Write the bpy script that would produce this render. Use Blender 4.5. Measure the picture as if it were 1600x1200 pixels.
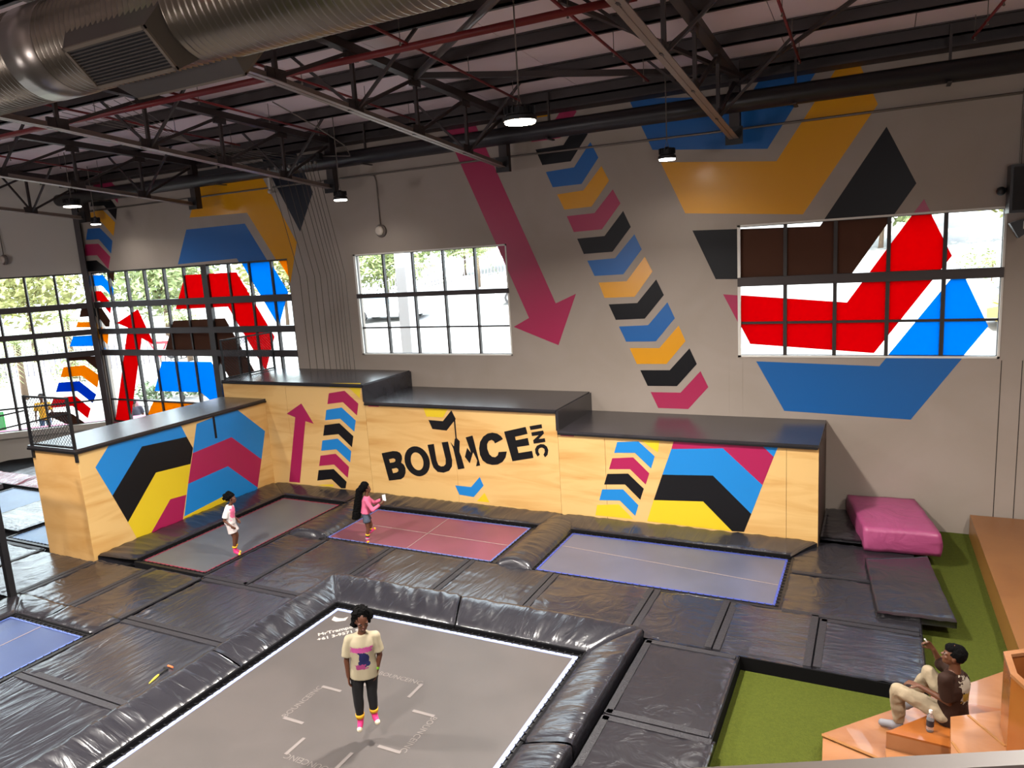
import bpy, math, random
from mathutils import Vector, Matrix, noise
from mathutils.geometry import tessellate_polygon

# ---------------------------------------------------------------- camera, light, exposure
scn = bpy.context.scene
for o in list(bpy.data.objects):
    bpy.data.objects.remove(o)
COL = scn.collection
cd = bpy.data.cameras.new('camera')
cam = bpy.data.objects.new('camera', cd)
COL.objects.link(cam)
cd.sensor_fit = 'HORIZONTAL'; cd.sensor_width = 36.0
cd.lens = 36.0 * 1141.2 / 1600.0
cd.clip_start = 0.05; cd.clip_end = 500
RIGHT, FWD, DOWN = (0.894246, 0.443372, -0.061193), (-0.446987, 0.877677, -0.172875), (0.022940, -0.181945, -0.983041)
cam.matrix_world = Matrix(((RIGHT[0], -DOWN[0], -FWD[0], 0.0), (RIGHT[1], -DOWN[1], -FWD[1], 0.0),
                           (RIGHT[2], -DOWN[2], -FWD[2], 5.2), (0, 0, 0, 1)))
scn.camera = cam
vs = scn.view_settings
vs.view_transform = 'Standard'; vs.look = 'None'; vs.gamma = 1.0; vs.use_curve_mapping = False
vs.exposure = 0.7

world = bpy.data.worlds.new('sky'); scn.world = world; world.use_nodes = True
wn = world.node_tree.nodes; wl = world.node_tree.links; wn.clear()
wo = wn.new('ShaderNodeOutputWorld'); wb = wn.new('ShaderNodeBackground')
wb.inputs['Color'].default_value = (0.80, 0.90, 1.0, 1); wb.inputs['Strength'].default_value = 5.5
wl.new(wb.outputs[0], wo.inputs[0])

def light(name, kind, loc, rot, energy, color=(1, 1, 1), **kw):
    l = bpy.data.lights.new(name, kind); l.energy = energy; l.color = color
    for k, v in kw.items(): setattr(l, k, v)
    o = bpy.data.objects.new(name, l); COL.objects.link(o); o.location = loc; o.rotation_euler = rot
    return o
light('sun', 'SUN', (0, -10, 30), (math.radians(42), 0, math.radians(-38)), 12.0, (1.0, 0.95, 0.86), angle=0.01)
LAMP = (1.0, 0.945, 0.88)
# the hall's own ceiling lamps: (x, y, z, watts, size).  The fixtures themselves are built further down.
LAMPS = [(-4.04, 8.6, 6.83, 330, .42), (-3.34, 13.0, 6.68, 8, .30), (-10.51, 13.0, 6.62, 8, .30), (-18.15, 12.0, 7.09, 22, .42),
         (-19.52, 13.5, 6.77, 5, .26), (-9.3, 4.6, 6.83, 300, .42), (-9.3, 0.2, 6.6, 160, .42), (3.2, 8.6, 6.83, 120, .42),
         (1.2, 3.2, 6.6, 160, .42), (-14.6, 3.8, 6.7, 230, .42), (-4.6, 2.4, 6.4, 190, .42)]
for i, (x, y, z, w, s) in enumerate(LAMPS):
    w = w * 1.5
    light('highbay_light', 'AREA', (x, y, z - .03), (0, 0, 0), w, LAMP, shape='DISK', size=s * .8, spread=math.radians(150))

# unseen area lights added behind the viewer to brighten the roof; small coloured effect spots play on it
for x, y in ((3.0, -4.5), (-9.0, -5.0), (-19.0, -2.0)):
    light('added_roof_light', 'AREA', (x, y, 4.2), (math.radians(150), 0, 0), 210, (1.0, 0.93, 0.95), shape='RECTANGLE', size=2.4, size_y=.5)
for tx, ty, c in ((-6.3, 9.9, (1, .1, .1)), (-5.4, 10.2, (.15, .15, 1)), (-8.0, 10.6, (.1, .8, .3)), (-4.9, 11.2, (1, .15, .2)), (-1.3, 11.6, (.4, .15, 1)), (-5.2, 11.9, (.2, .2, 1))):
    p0 = Vector((-2.0, -3.0, 5.9)); d0 = Vector((tx, ty, 8.5)) - p0
    light('effect_spot', 'SPOT', p0, d0.to_track_quat('-Z', 'Y').to_euler(), 160, c, spot_size=math.radians(3.2), spot_blend=.9, shadow_soft_size=.02)

# ---------------------------------------------------------------- helpers
def lin(c):
    if isinstance(c, str):
        c = [int(c[i:i + 2], 16) / 255 for i in (0, 2, 4)]
        c = [x / 12.92 if x <= .04045 else ((x + .055) / 1.055) ** 2.4 for x in c]
    return (c[0], c[1], c[2], 1)

MATS = {}
def mat(name, color, rough=.5, metal=0.0, spec=.5, emit=None, estr=0, bump=None, var=None, coat=0, trans=0):
    """bump = (scale xyz, strength, distance); var = (color2, scale xyz, low, high)"""
    if name in MATS: return MATS[name]
    m = bpy.data.materials.new(name); m.use_nodes = True; MATS[name] = m
    n = m.node_tree.nodes; l = m.node_tree.links
    b = n['Principled BSDF']
    b.inputs['Base Color'].default_value = lin(color); b.inputs['Roughness'].default_value = rough
    b.inputs['Metallic'].default_value = metal; b.inputs['Specular IOR Level'].default_value = spec
    b.inputs['Coat Weight'].default_value = coat
    if emit: b.inputs['Emission Color'].default_value = lin(emit); b.inputs['Emission Strength'].default_value = estr
    def tex(scale, detail=4, dist=0.0):
        tc = n.new('ShaderNodeTexCoord'); mp = n.new('ShaderNodeMapping'); nt = n.new('ShaderNodeTexNoise')
        mp.inputs['Scale'].default_value = scale
        nt.inputs['Scale'].default_value = 1.0; nt.inputs['Detail'].default_value = detail; nt.inputs['Distortion'].default_value = dist
        l.new(tc.outputs['Object'], mp.inputs[0]); l.new(mp.outputs[0], nt.inputs[0])
        return nt
    if bump:
        nt = tex(bump[0], 3, bump[3] if len(bump) > 3 else .4)
        bp = n.new('ShaderNodeBump'); bp.inputs['Strength'].default_value = bump[1]; bp.inputs['Distance'].default_value = bump[2]
        l.new(nt.outputs[0], bp.inputs['Height']); l.new(bp.outputs[0], b.inputs['Normal'])
    if var:
        nt = tex(var[1], 5, .8)
        cr = n.new('ShaderNodeValToRGB')
        cr.color_ramp.elements[0].position = var[2]; cr.color_ramp.elements[0].color = lin(color)
        cr.color_ramp.elements[1].position = var[3]; cr.color_ramp.elements[1].color = lin(var[0])
        l.new(nt.outputs[0], cr.inputs[0]); l.new(cr.outputs[0], b.inputs['Base Color'])
    return m

ORG = {}
def tag(o, label=None, cat=None, group=None, kind=None):
    if label: o['label'] = label
    if cat: o['category'] = cat
    if group: o['group'] = group
    if kind: o['kind'] = kind
    return o
def empty(name, loc, label=None, cat=None, group=None, kind=None):
    o = bpy.data.objects.new(name, None); COL.objects.link(o); o.location = loc
    o.empty_display_size = .1
    ORG[o.name] = Vector(loc)
    return tag(o, label, cat, group, kind)
def link_mesh(me, name, m, parent=None, loc=None, smooth=False):
    o = bpy.data.objects.new(name, me); COL.objects.link(o)
    if m is not None and not me.materials: me.materials.append(m)
    if smooth:
        me.polygons.foreach_set('use_smooth', [True] * len(me.polygons))
    if parent is not None:
        org = ORG[parent.name]; me.transform(Matrix.Translation(-org)); o.parent = parent; ORG[o.name] = org
    else:
        if loc is None:
            if me.vertices:
                xs = [v.co for v in me.vertices]
                loc = Vector(((min(v.x for v in xs) + max(v.x for v in xs)) / 2, (min(v.y for v in xs) + max(v.y for v in xs)) / 2, min(v.z for v in xs)))
            else: loc = Vector()
        loc = Vector(loc); me.transform(Matrix.Translation(-loc)); o.location = loc; ORG[o.name] = loc
    return o
class MB:
    def __init__(s): s.v = []; s.f = []
    def add(s, vs, fs):
        k = len(s.v); s.v += [tuple(v) for v in vs]; s.f += [tuple(i + k for i in f) for f in fs]; return s
    def box(s, x0, x1, y0, y1, z0, z1, T=None):
        vs = [Vector((x, y, z)) for z in (z0, z1) for x, y in ((x0, y0), (x1, y0), (x1, y1), (x0, y1))]
        if T is not None: vs = [T @ v for v in vs]
        return s.add(vs, [(3, 2, 1, 0), (4, 5, 6, 7), (0, 1, 5, 4), (1, 2, 6, 5), (2, 3, 7, 6), (3, 0, 4, 7)])
    def bar(s, p, q, w, h, up=(0, 0, 1)):
        p = Vector(p); q = Vector(q); d = (q - p).normalized(); up = Vector(up)
        if abs(d.dot(up)) > .98: up = Vector((1, 0, 0))
        a = d.cross(up).normalized() * w / 2; b = a.cross(d).normalized() * h / 2
        vs = [p - a - b, p + a - b, p + a + b, p - a + b, q - a - b, q + a - b, q + a + b, q - a + b]
        return s.add(vs, [(3, 2, 1, 0), (4, 5, 6, 7), (0, 1, 5, 4), (1, 2, 6, 5), (2, 3, 7, 6), (3, 0, 4, 7)])
    def tube(s, pts, r, n=8, cap=True):
        pts = [Vector(p) for p in pts]; k = len(s.v); N = len(pts)
        rs = r if isinstance(r, (list, tuple)) else [r] * N
        prev = None
        for i, p in enumerate(pts):
            d = (pts[min(i + 1, N - 1)] - pts[max(i - 1, 0)]).normalized()
            if prev is None:
                up = Vector((0, 0, 1)) if abs(d.z) < .9 else Vector((1, 0, 0)); a = d.cross(up).normalized()
            else:
                a = (prev - d * prev.dot(d)).normalized()
            prev = a; b = d.cross(a)
            for j in range(n):
                t = 2 * math.pi * j / n; s.v.append(tuple(p + (a * math.cos(t) + b * math.sin(t)) * rs[i]))
        for i in range(N - 1):
            for j in range(n):
                a0 = k + i * n + j; a1 = k + i * n + (j + 1) % n; s.f.append((a0, a1, a1 + n, a0 + n))
        if cap:
            s.f.append(tuple(k + j for j in range(n))[::-1]); s.f.append(tuple(k + (N - 1) * n + j for j in range(n)))
        return s
    def lathe(s, c, prof, n=20, axis='z'):
        """prof = [(r, h)], revolved about an axis through c"""
        k = len(s.v); c = Vector(c)
        for r, h in prof:
            for j in range(n):
                t = 2 * math.pi * j / n; a, b = r * math.cos(t), r * math.sin(t)
                s.v.append(tuple(c + (Vector((a, b, h)) if axis == 'z' else Vector((h, a, b)) if axis == 'x' else Vector((b, h, a)))))
        for i in range(len(prof) - 1):
            for j in range(n):
                a0 = k + i * n + j; a1 = k + i * n + (j + 1) % n; s.f.append((a0, a1, a1 + n, a0 + n))
        s.f.append(tuple(k + j for j in range(n))[::-1]); s.f.append(tuple(k + (len(prof) - 1) * n + j for j in range(n)))
        return s
    def prism(s, poly, fn, t0, t1, holes=()):
        """poly: 2-D points; fn(u, v, t) -> 3-D; extruded from t0 to t1"""
        loops = [list(poly)] + [list(h) for h in holes]
        tri = tessellate_polygon([[Vector((a, b, 0)) for a, b in L] for L in loops])
        flat = [p for L in loops for p in L]; k = len(s.v); N = len(flat)
        for t in (t0, t1):
            for a, b in flat: s.v.append(tuple(fn(a, b, t)))
        for t in tri:
            s.f.append((k + t[0], k + t[1], k + t[2])); s.f.append((k + N + t[2], k + N + t[1], k + N + t[0]))
        o = 0
        for L in loops:
            m = len(L)
            for i in range(m):
                j = (i + 1) % m; s.f.append((k + o + i, k + o + j, k + N + o + j, k + N + o + i))
            o += m
        return s
    def build(s, name, m, parent=None, smooth=False, loc=None):
        me = bpy.data.meshes.new(name); me.from_pydata(s.v, [], s.f); me.validate(); me.update()
        return link_mesh(me, name, m, parent, loc, smooth)
def bx(name, m, x0, x1, y0, y1, z0, z1, parent=None, **k):
    return MB().box(x0, x1, y0, y1, z0, z1).build(name, m, parent, **k)
def grid_mesh(nu, nv, fn):
    vs = [fn(i / nu, j / nv) for i in range(nu + 1) for j in range(nv + 1)]
    fs = [(i * (nv + 1) + j, (i + 1) * (nv + 1) + j, (i + 1) * (nv + 1) + j + 1, i * (nv + 1) + j + 1) for i in range(nu) for j in range(nv)]
    return vs, fs

# ---------------------------------------------------------------- materials
wallm = mat('wall_paint', 'a0948a', .62, spec=.35, bump=((1.5, 1.5, 1.5), .25, .02), var=('968a7e', (.7, .7, .7), .3, .8))
whitewall = mat('white_wall', 'b9b2a6', .6)
steel = mat('dark_steel', '3a3231', .5, metal=.2)
steelm = mat('chord_steel', '8a7c74', .42, metal=.5)
blackm = mat('black_metal', '151416', .45)
roofm = mat('roof_sheet', 'e2cfd0', .55, bump=((.2, 3, 1), .2, .02))
redm = mat('red_pipe_paint', '701619', .45)
galv = mat('galvanised', '7d7468', .28, metal=.85, bump=((6, 6, 6), .1, .01))
plym = mat('plywood', 'd9b273', .42, spec=.4, var=('c2904e', (.5, .5, 3.2), .48, .75), bump=((2, 2, 14), .06, .01))
ply2 = mat('plywood_warm', '84572f', .3, spec=.5, var=('764a26', (1.0, 1.0, 1.0), .4, .7))
plyside = mat('plywood_side', 'cda268', .42, var=('b88848', (.6, .6, 2.5), .4, .75))
toppad = mat('black_top', '2b292c', .26, spec=.6, bump=((1.5, 1.5, 1.5), .12, .02), var=('38353a', (1.2, 1.2, 1.2), .4, .75))
lipm = mat('black_lip', '131214', .4)
MAG, CYB, BLK, YEL, ORA = 'a8205a', '2c86c0', '17161a', 'd8b21c', 'c98a10'
paint = {'m': mat('paint_magenta', 'a01c4e', .35), 'b': mat('paint_blue', '1c7cc4', .4, spec=.35), 'k': mat('paint_black', '0c0b0e', .5, spec=.3),
         'y': mat('paint_yellow', 'd9bb20', .45), 'o': mat('paint_orange', 'd09012', .3),
         'M': mat('mural_magenta', 'a3244f', .32, spec=.5), 'B': mat('mural_blue', '165ca0', .32, spec=.5), 'K': mat('mural_black', '0b0b0f', .4, spec=.3),
         'O': mat('mural_yellow', 'd8950e', .26, spec=.6), 'N': mat('mural_navy', '171c28', .35)}
def film(name, c, tr=1.0, rough=.5):
    m = bpy.data.materials.new(name); m.use_nodes = True; n = m.node_tree.nodes; l = m.node_tree.links; n.clear()
    o = n.new('ShaderNodeOutputMaterial'); a = n.new('ShaderNodeBsdfTranslucent'); b = n.new('ShaderNodeBsdfDiffuse'); x = n.new('ShaderNodeMixShader')
    a.inputs[0].default_value = lin(c); b.inputs[0].default_value = lin(c); x.inputs[0].default_value = tr
    l.new(b.outputs[0], x.inputs[1]); l.new(a.outputs[0], x.inputs[2]); l.new(x.outputs[0], o.inputs[0]); return m
FILM = {'M': film('film_red', (.50, 0.0, .014), .85), 'B': film('film_blue', (0.0, .28, .60), .85), 'K': film('film_black', (.105, .056, .040), .6),
        'O': film('film_orange', (.60, .26, .0), .85), 'N': film('film_navy', (0.0, .10, .42), .8)}
def glassmat():
    m = bpy.data.materials.new('window_glass'); m.use_nodes = True; n = m.node_tree.nodes; l = m.node_tree.links; n.clear()
    o = n.new('ShaderNodeOutputMaterial'); t = n.new('ShaderNodeBsdfTransparent'); g = n.new('ShaderNodeBsdfGlossy'); x = n.new('ShaderNodeMixShader')
    lw = n.new('ShaderNodeLayerWeight'); f = n.new('ShaderNodeMath'); f.operation = 'POWER'; l.new(lw.outputs['Facing'], f.inputs[0]); f.inputs[1].default_value = 5.0
    t.inputs[0].default_value = (.96, .98, .97, 1); g.inputs['Roughness'].default_value = .02
    l.new(f.outputs[0], x.inputs[0]); l.new(t.outputs[0], x.inputs[1]); l.new(g.outputs[0], x.inputs[2]); l.new(x.outputs[0], o.inputs[0]); return m
GLASS = glassmat()

# ================================================================ THE SETTING
WY = 14.59            # inner face of the back wall
ZT = 8.6
def rect_wall(name, m, fn, u0, u1, v0, v1, holes, t=.22):
    """wall of thickness t in (u, v) with rectangular openings"""
    us = sorted({u0, u1} | {h[0] for h in holes} | {h[1] for h in holes}); b = MB()
    for a, c in zip(us, us[1:]):
        mid = (a + c) / 2; segs = [(v0, v1)]
        for h in holes:
            if h[0] < mid < h[1]:
                segs = [s for q in segs for s in ((q[0], min(q[1], h[2])), (max(q[0], h[3]), q[1])) if s[1] - s[0] > 1e-6]
        for q in segs:
            vs = [fn(x, y, tt) for tt in (0, t) for x, y in ((a, q[0]), (c, q[0]), (c, q[1]), (a, q[1]))]
            b.add(vs, [(3, 2, 1, 0), (4, 5, 6, 7), (0, 1, 5, 4), (1, 2, 6, 5), (2, 3, 7, 6), (3, 0, 4, 7)])
    return tag(b.build(name, m), kind='structure')
BACK = lambda u, v, t: Vector((u, WY + t, v))
KX, KY = -21.85, 14.59
EX, EY = -math.cos(math.radians(44)), -math.sin(math.radians(44))
LEFT = lambda s, v, t: Vector((KX + EX * s + EY * t, KY + EY * s - EX * t, v))
# openings: back wall (x0, x1, z0, z1)
W1 = (-21.75, -13.72, .77, 5.48); W2 = (-11.58, -7.36, 2.98, 5.46); W3 = (-2.44, 1.84, 2.98, 5.50)
L1 = (.12, 11.6, .77, 5.48)
wall_back = rect_wall('wall_back', wallm, BACK, -21.85, 8.2, -.6, ZT, [W1, W2, W3])
wall_left = rect_wall('wall_left', whitewall, LEFT, 0, 13.0, -.6, ZT, [L1])
P_END = LEFT(13.0, 0, 0)
tag(bx('wall_right', wallm, 8.0, 8.2, -7, WY, -.6, 9.6), kind='structure')
tag(MB().box(P_END.x - 2, 8.2, -7.2, -7.0, -.6, 9.6).build('wall_front', wallm), kind='structure')
tag(MB().bar((P_END.x, P_END.y, 4.2), (P_END.x, -7, 4.2), .2, 9.8).build('wall_side', wallm), kind='structure')
# vertical board joints in the right part of the wall
jm = mat('joint_dark', '2c2622', .8)  # dark colour of the joint lines between boards
for i, (a, b_) in enumerate([(1.875,1.418),(2.169,1.437)]):
    MB().box(a - .006, a + .006, WY - .004, WY, -.19, 2.95).build('board_joint', jm, wall_back)
for a in (-8.05, -2.62, -2.36):
    MB().box(a - .003, a + .003, WY - .003, WY, .8 if a < -7 else 1.8, 2.95).build('board_joint', wallm, wall_back)
floorm = mat('turf', '51581f', .95, spec=.1, bump=((90, 90, 90), .9, .02), var=('464d1b', (35, 35, 35), .3, .7))
concrete = mat('pit_floor', '24211f', .9)
tag(bx('floor', concrete, -31.5, 8.2, -7, 14.8, -.5, -.32), kind='structure')
turf = MB().box(-1.48, 7.95, -1, 8.835, -.32, -.19).box(.615, 7.95, 8.835, WY - .02, -.32, -.19).build('artificial_turf', floorm)
tag(turf, 'green artificial turf strip along the right side between pads and plywood', 'turf', kind='stuff')

# ---- windows
framem = mat('window_frame', '2c2624', .5); whitef = mat('white_reveal', 'd8d4cc', .5)
def window(name, fn, W, cols, rows, thick, rowbars=(), reveal=None, cx=()):
    """cols / rows: centre lines with half widths"""
    x0, x1, z0, z1 = W
    r = empty(name, fn(x0, z0, .08), kind='structure')
    b = MB()
    def bar(a0, a1, c0, c1, d0=.03, d1=.10):
        vs = [fn(x, y, t) for t in (d0, d1) for x, y in ((a0, c0), (a1, c0), (a1, c1), (a0, c1))]
        return MB().add(vs, [(3, 2, 1, 0), (4, 5, 6, 7), (0, 1, 5, 4), (1, 2, 6, 5), (2, 3, 7, 6), (3, 0, 4, 7)])
    f = .045
    fr = MB()
    for q in ((x0, x1, z0, z0 + f), (x0, x1, z1 - f, z1), (x0, x0 + f, z0 + f, z1 - f), (x1 - f, x1, z0 + f, z1 - f)):
        t = bar(*q); fr.add(t.v, t.f)
    fr.build('frame', framem, r)
    if reveal:
        rv = MB(); g = .035
        for q in ((x0, x1, z0, z0 + g), (x0, x1, z1 - g, z1), (x0, x0 + g * 1.6, z0, z1), (x1 - g, x1, z0, z1)):
            t = bar(*q, -.012, .03); rv.add(t.v, t.f)
        rv.build('reveal', whitef, r)
    for z, h in rows: bar(x0, x1, z - h, z + h, -.02, .12).build('transom', framem if h < .04 else steel, r)
    for x, h in cols: bar(x - h, x + h, z0, z1, .02 if h < .06 else -.01, .11).build('mullion', framem, r)
    for z, h in rowbars: bar(x0, x1, z - h, z + h).build('glazing_bar', framem, r)
    xs = [x0] + [c for c, _ in cols] + [x1]; zs = [z0] + sorted([z for z, _ in list(rows) + list(rowbars)]) + [z1]
    for a, c in zip(xs, xs[1:]):
        for p, q in zip(zs, zs[1:]):
            MB().add([fn(x, y, t) for t in (.072, .076) for x, y in ((a, p), (c, p), (c, q), (a, q))],
                     [(3, 2, 1, 0), (4, 5, 6, 7), (0, 1, 5, 4), (1, 2, 6, 5), (2, 3, 7, 6), (3, 0, 4, 7)]).build('pane', GLASS, r)
    return r
c1 = [p[0] for p in [(-20.951,5.52),(-20.154,5.52),(-19.35,5.538),(-18.504,5.534),(-17.684,5.53),(-16.813,5.521),(-15.914,5.51),(-15.13,5.504),(-14.336,5.496)]]
win1 = window('window_1', BACK, W1, [(x, .11 if i == 5 else .03) for i, x in enumerate(c1)], [(4.48, .09), (3.66, .085), (3.0, .09)], .1, [(1.5, .025)])
c2 = [W2[0] + (W2[1] - W2[0]) * i / 5 for i in range(1, 5)]
win2 = window('window_2', BACK, W2, [(x, .02) for x in c2], [(4.44, .055)], .1, [(3.65, .018)], True)
c3 = [W3[0] + (W3[1] - W3[0]) * i / 5 for i in range(1, 5)]
win3 = window('window_3', BACK, W3, [(x, .032) for x in c3], [(4.43, .085)], .1, [(3.64, .022)], True)
c4 = [p[0] for p in [(0.941,5.467),(1.746,5.444)]]
dc = c4[1] - c4[0]
cc = [c4[0] + dc * i for i in range(0, 9)]
win4 = window('window_4', LEFT, L1, [(x, .03) for x in cc if x < 11.4], [(4.48, .09), (3.66, .085), (3.0, .09)], .1, [(1.5, .025)])
tag(MB().tube([(KX + .05, KY - .12, -.3), (KX + .05, KY - .12, 8.4)], .11, 4).build('column_corner', steel), 'dark steel column where the two glazed walls meet', 'column')
# white dado and pale pink inner sill below the left glazing
pinks = mat('pink_sill', 'b84a72', .6)
tag(MB().add([LEFT(s, z, t) for t in (-.14, .0) for s, z in ((0, .62), (12.6, .62), (12.6, .80), (0, .80))],
    [(3, 2, 1, 0), (4, 5, 6, 7), (0, 1, 5, 4), (1, 2, 6, 5), (2, 3, 7, 6), (3, 0, 4, 7)]).build('trim_1', whitewall), kind='structure')
tag(MB().add([LEFT(s, z, t) for t in (.25, .8) for s, z in ((-.9, -.3), (12.6, -.3), (12.6, .74), (-.9, .74))],
    [(3, 2, 1, 0), (4, 5, 6, 7), (0, 1, 5, 4), (1, 2, 6, 5), (2, 3, 7, 6), (3, 0, 4, 7)]).build('low_wall', pinks), 'low pink wall just outside the left glazing', 'wall')

# ---- murals: flat paint on the walls, coloured film where a shape runs on over the glass
def clip(poly, ax, lim, keep_less):
    out = []; n = len(poly); s = 1 if keep_less else -1
    for i in range(n):
        p, q = poly[i], poly[(i + 1) % n]; dp, dq = s * (lim - p[ax]), s * (lim - q[ax])
        if dp >= 0: out.append(p)
        if (dp > 0 > dq) or (dp < 0 < dq):
            t = dp / (dp - dq); out.append((p[0] + (q[0] - p[0]) * t, p[1] + (q[1] - p[1]) * t))
    res = []
    for p in out:
        if not res or abs(p[0] - res[-1][0]) + abs(p[1] - res[-1][1]) > 1e-4: res.append(p)
    return res
def area(p): return abs(sum(p[i][0] * p[(i + 1) % len(p)][1] - p[(i + 1) % len(p)][0] * p[i][1] for i in range(len(p)))) / 2
def inside(poly, W):
    for ax, l, k in ((0, W[0], False), (0, W[1], True), (1, W[2], False), (1, W[3], True)):
        if len(poly) < 3: return []
        poly = clip(poly, ax, l, k)
    return poly if len(poly) > 2 and area(poly) > .002 else []
def outside(poly, W):
    res = []
    mid = poly
    for ax, l, k in ((0, W[0], True), (0, W[1], False), (1, W[2], True), (1, W[3], False)):
        if len(mid) < 3: break
        a = clip(mid, ax, l, k)
        if len(a) > 2 and area(a) > .002: res.append(a)
        mid = clip(mid, ax, l, not k)
    return res
def mural(kind, col, poly, fn=BACK, wall=None, wins=None):
    wall = wall or wall_back; wins = wins if wins is not None else [(W1, win1), (W2, win2), (W3, win3)]
    pieces = [poly]
    for W, w in wins:
        pieces = [q for p in pieces for q in outside(p, W)]
        g = inside(poly, W)
        if g: MB().prism(g, fn, .066, .070).build('film_' + kind, FILM[col], w)
    for p in pieces:
        MB().prism(p, fn, -.003, .0).build('painted_' + kind, paint[col], wall)
for col, poly in (
    ('O', [(-6.958,8.311),(-6.313,8.305),(-5.942,8.745),(-5.777,8.449),(-6.178,7.986),(-6.823,7.998)]),
    ('M', [(-6.746,7.835),(-6.105,7.837),(-5.732,8.288),(-5.579,7.988),(-5.964,7.524),(-6.611,7.522)]),
    ('K', [(-6.534,7.359),(-5.898,7.376),(-5.517,7.827),(-5.359,7.527),(-5.752,7.036),(-6.394,7.03)]),
    ('B', [(-6.323,6.882),(-5.685,6.909),(-5.309,7.365),(-5.151,7.043),(-5.54,6.562),(-6.183,6.556)]),
    ('O', [(-6.091,6.403),(-5.503,6.43),(-5.093,6.872),(-4.944,6.57),(-5.343,6.09),(-5.945,6.08)]),
    ('M', [(-5.898,5.94),(-5.282,5.956),(-4.872,6.392),(-4.722,6.103),(-5.137,5.617),(-5.756,5.606)]),
    ('K', [(-5.688,5.464),(-5.085,5.479),(-4.669,5.949),(-4.521,5.622),(-4.926,5.151),(-5.555,5.14)]),
    ('B', [(-5.484,4.998),(-4.877,5.017),(-4.451,5.472),(-4.309,5.163),(-4.712,4.682),(-5.338,4.675)]),
    ('O', [(-5.252,4.534),(-4.645,4.538),(-4.249,5.011),(-4.1,4.711),(-4.486,4.216),(-5.138,4.212)]),
    ('K', [(-5.052,4.074),(-4.437,4.087),(-4.028,4.55),(-3.88,4.231),(-4.287,3.763),(-4.91,3.747)]),
    ('B', [(-4.846,3.607),(-4.221,3.628),(-3.811,4.084),(-3.667,3.76),(-4.071,3.293),(-4.701,3.289)]),
    ('O', [(-4.631,3.155),(-4,3.155),(-3.594,3.611),(-3.464,3.296),(-3.859,2.827),(-4.487,2.82)]),
    ('K', [(-4.417,2.689),(-3.799,2.698),(-3.386,3.15),(-3.245,2.833),(-3.655,2.37),(-4.27,2.361)]),
    ('M', [(-4.209,2.23),(-3.587,2.236),(-3.176,2.688),(-3.024,2.366),(-3.436,1.9),(-4.057,1.899)]),
    # narrow chevron column by the left glazing
    ('M', [(-20.996,7.878),(-20.833,8.231),(-20.286,8.221),(-19.925,7.837),(-19.955,7.409),(-20.401,7.836)]),
    ('K', [(-21.223,7.423),(-21.125,7.602),(-20.292,7.598),(-20.029,7.278),(-20.159,6.944),(-20.597,7.394)]),
    ('O', [(-21.431,6.993),(-21.307,7.243),(-20.697,7.287),(-20.211,6.878),(-20.375,6.495),(-20.84,6.948)]),
    ('B', [(-21.674,6.461),(-21.514,6.785),(-20.937,6.768),(-20.459,6.36),(-20.606,5.992),(-21.069,6.446)]),
    ('M', [(-21.902,5.992),(-21.745,6.331),(-21.123,6.317),(-20.665,5.901),(-20.84,5.543),(-21.267,5.982)]),
    ('K', [(-22.11,5.519),(-21.982,5.836),(-21.335,5.832),(-20.696,5.441),(-20.787,5.114),(-21.079,5.487)]),
    ('B', [(-21.802,5.388),(-21.242,5.379),(-20.847,4.957),(-20.939,4.67),(-21.366,5.063),(-21.805,5.065)]),
    ('M', [(-21.785,4.902),(-21.451,4.905),(-21.049,4.497),(-21.172,4.177),(-21.574,4.594),(-21.83,4.592)]),
    ('K', [(-21.953,4.386),(-21.536,4.377),(-21.241,3.985),(-21.319,3.793),(-21.494,3.796),(-21.783,4.129),(-21.947,4.222)]),
    ('O', [(-21.804,3.949),(-21.741,3.828),(-21.414,3.555),(-21.537,3.24),(-21.831,3.468)]),
    ('B', [(-21.773,3.226),(-21.608,3.044),(-21.791,3.059)])):
    mural('chevron', col, poly)
for col, poly in (('K', [(0.44,4.137),(0.349,4.397),(0.045,4.388),(0.094,4.138)]), ('O', [(0.577,3.835),(0.501,3.993),(0.159,3.964),(0.17,3.8)]),
    ('B', [(0.834,3.26),(0.697,3.562),(0.124,3.555),(0.16,3.211)]),
    ('K', [(0.992,2.819),(0.931,2.963),(0.113,2.882),(0.151,2.427),(0.462,2.795)]),
    ('O', [(1.223,2.329),(1.098,2.634),(0.513,2.633),(0.146,2.273),(0.256,1.885),(0.64,2.311)]),
    ('N', [(1.422,1.88),(1.299,2.17),(0.73,2.153),(0.318,1.675),(0.459,1.413),(0.829,1.842)]),
    ('M', [(1.639,1.402),(1.514,1.708),(0.904,1.698),(0.537,1.252),(0.663,0.941),(1.029,1.389)]),
    ('K', [(1.753,1.171),(1.685,1.27),(1.214,1.227),(1.043,1.113),(0.741,0.779),(1.272,0.832)])):
    mural('chevron', col, poly, LEFT, wall_left, [(L1, win4)])
mural('arrow', 'M', [(-8.751,8.169),(-7.965,8.133),(-6.25,4.127),(-5.772,4.318),(-6.235,3.216),(-7.299,3.63),(-6.906,3.824)], wins=[])
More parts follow.
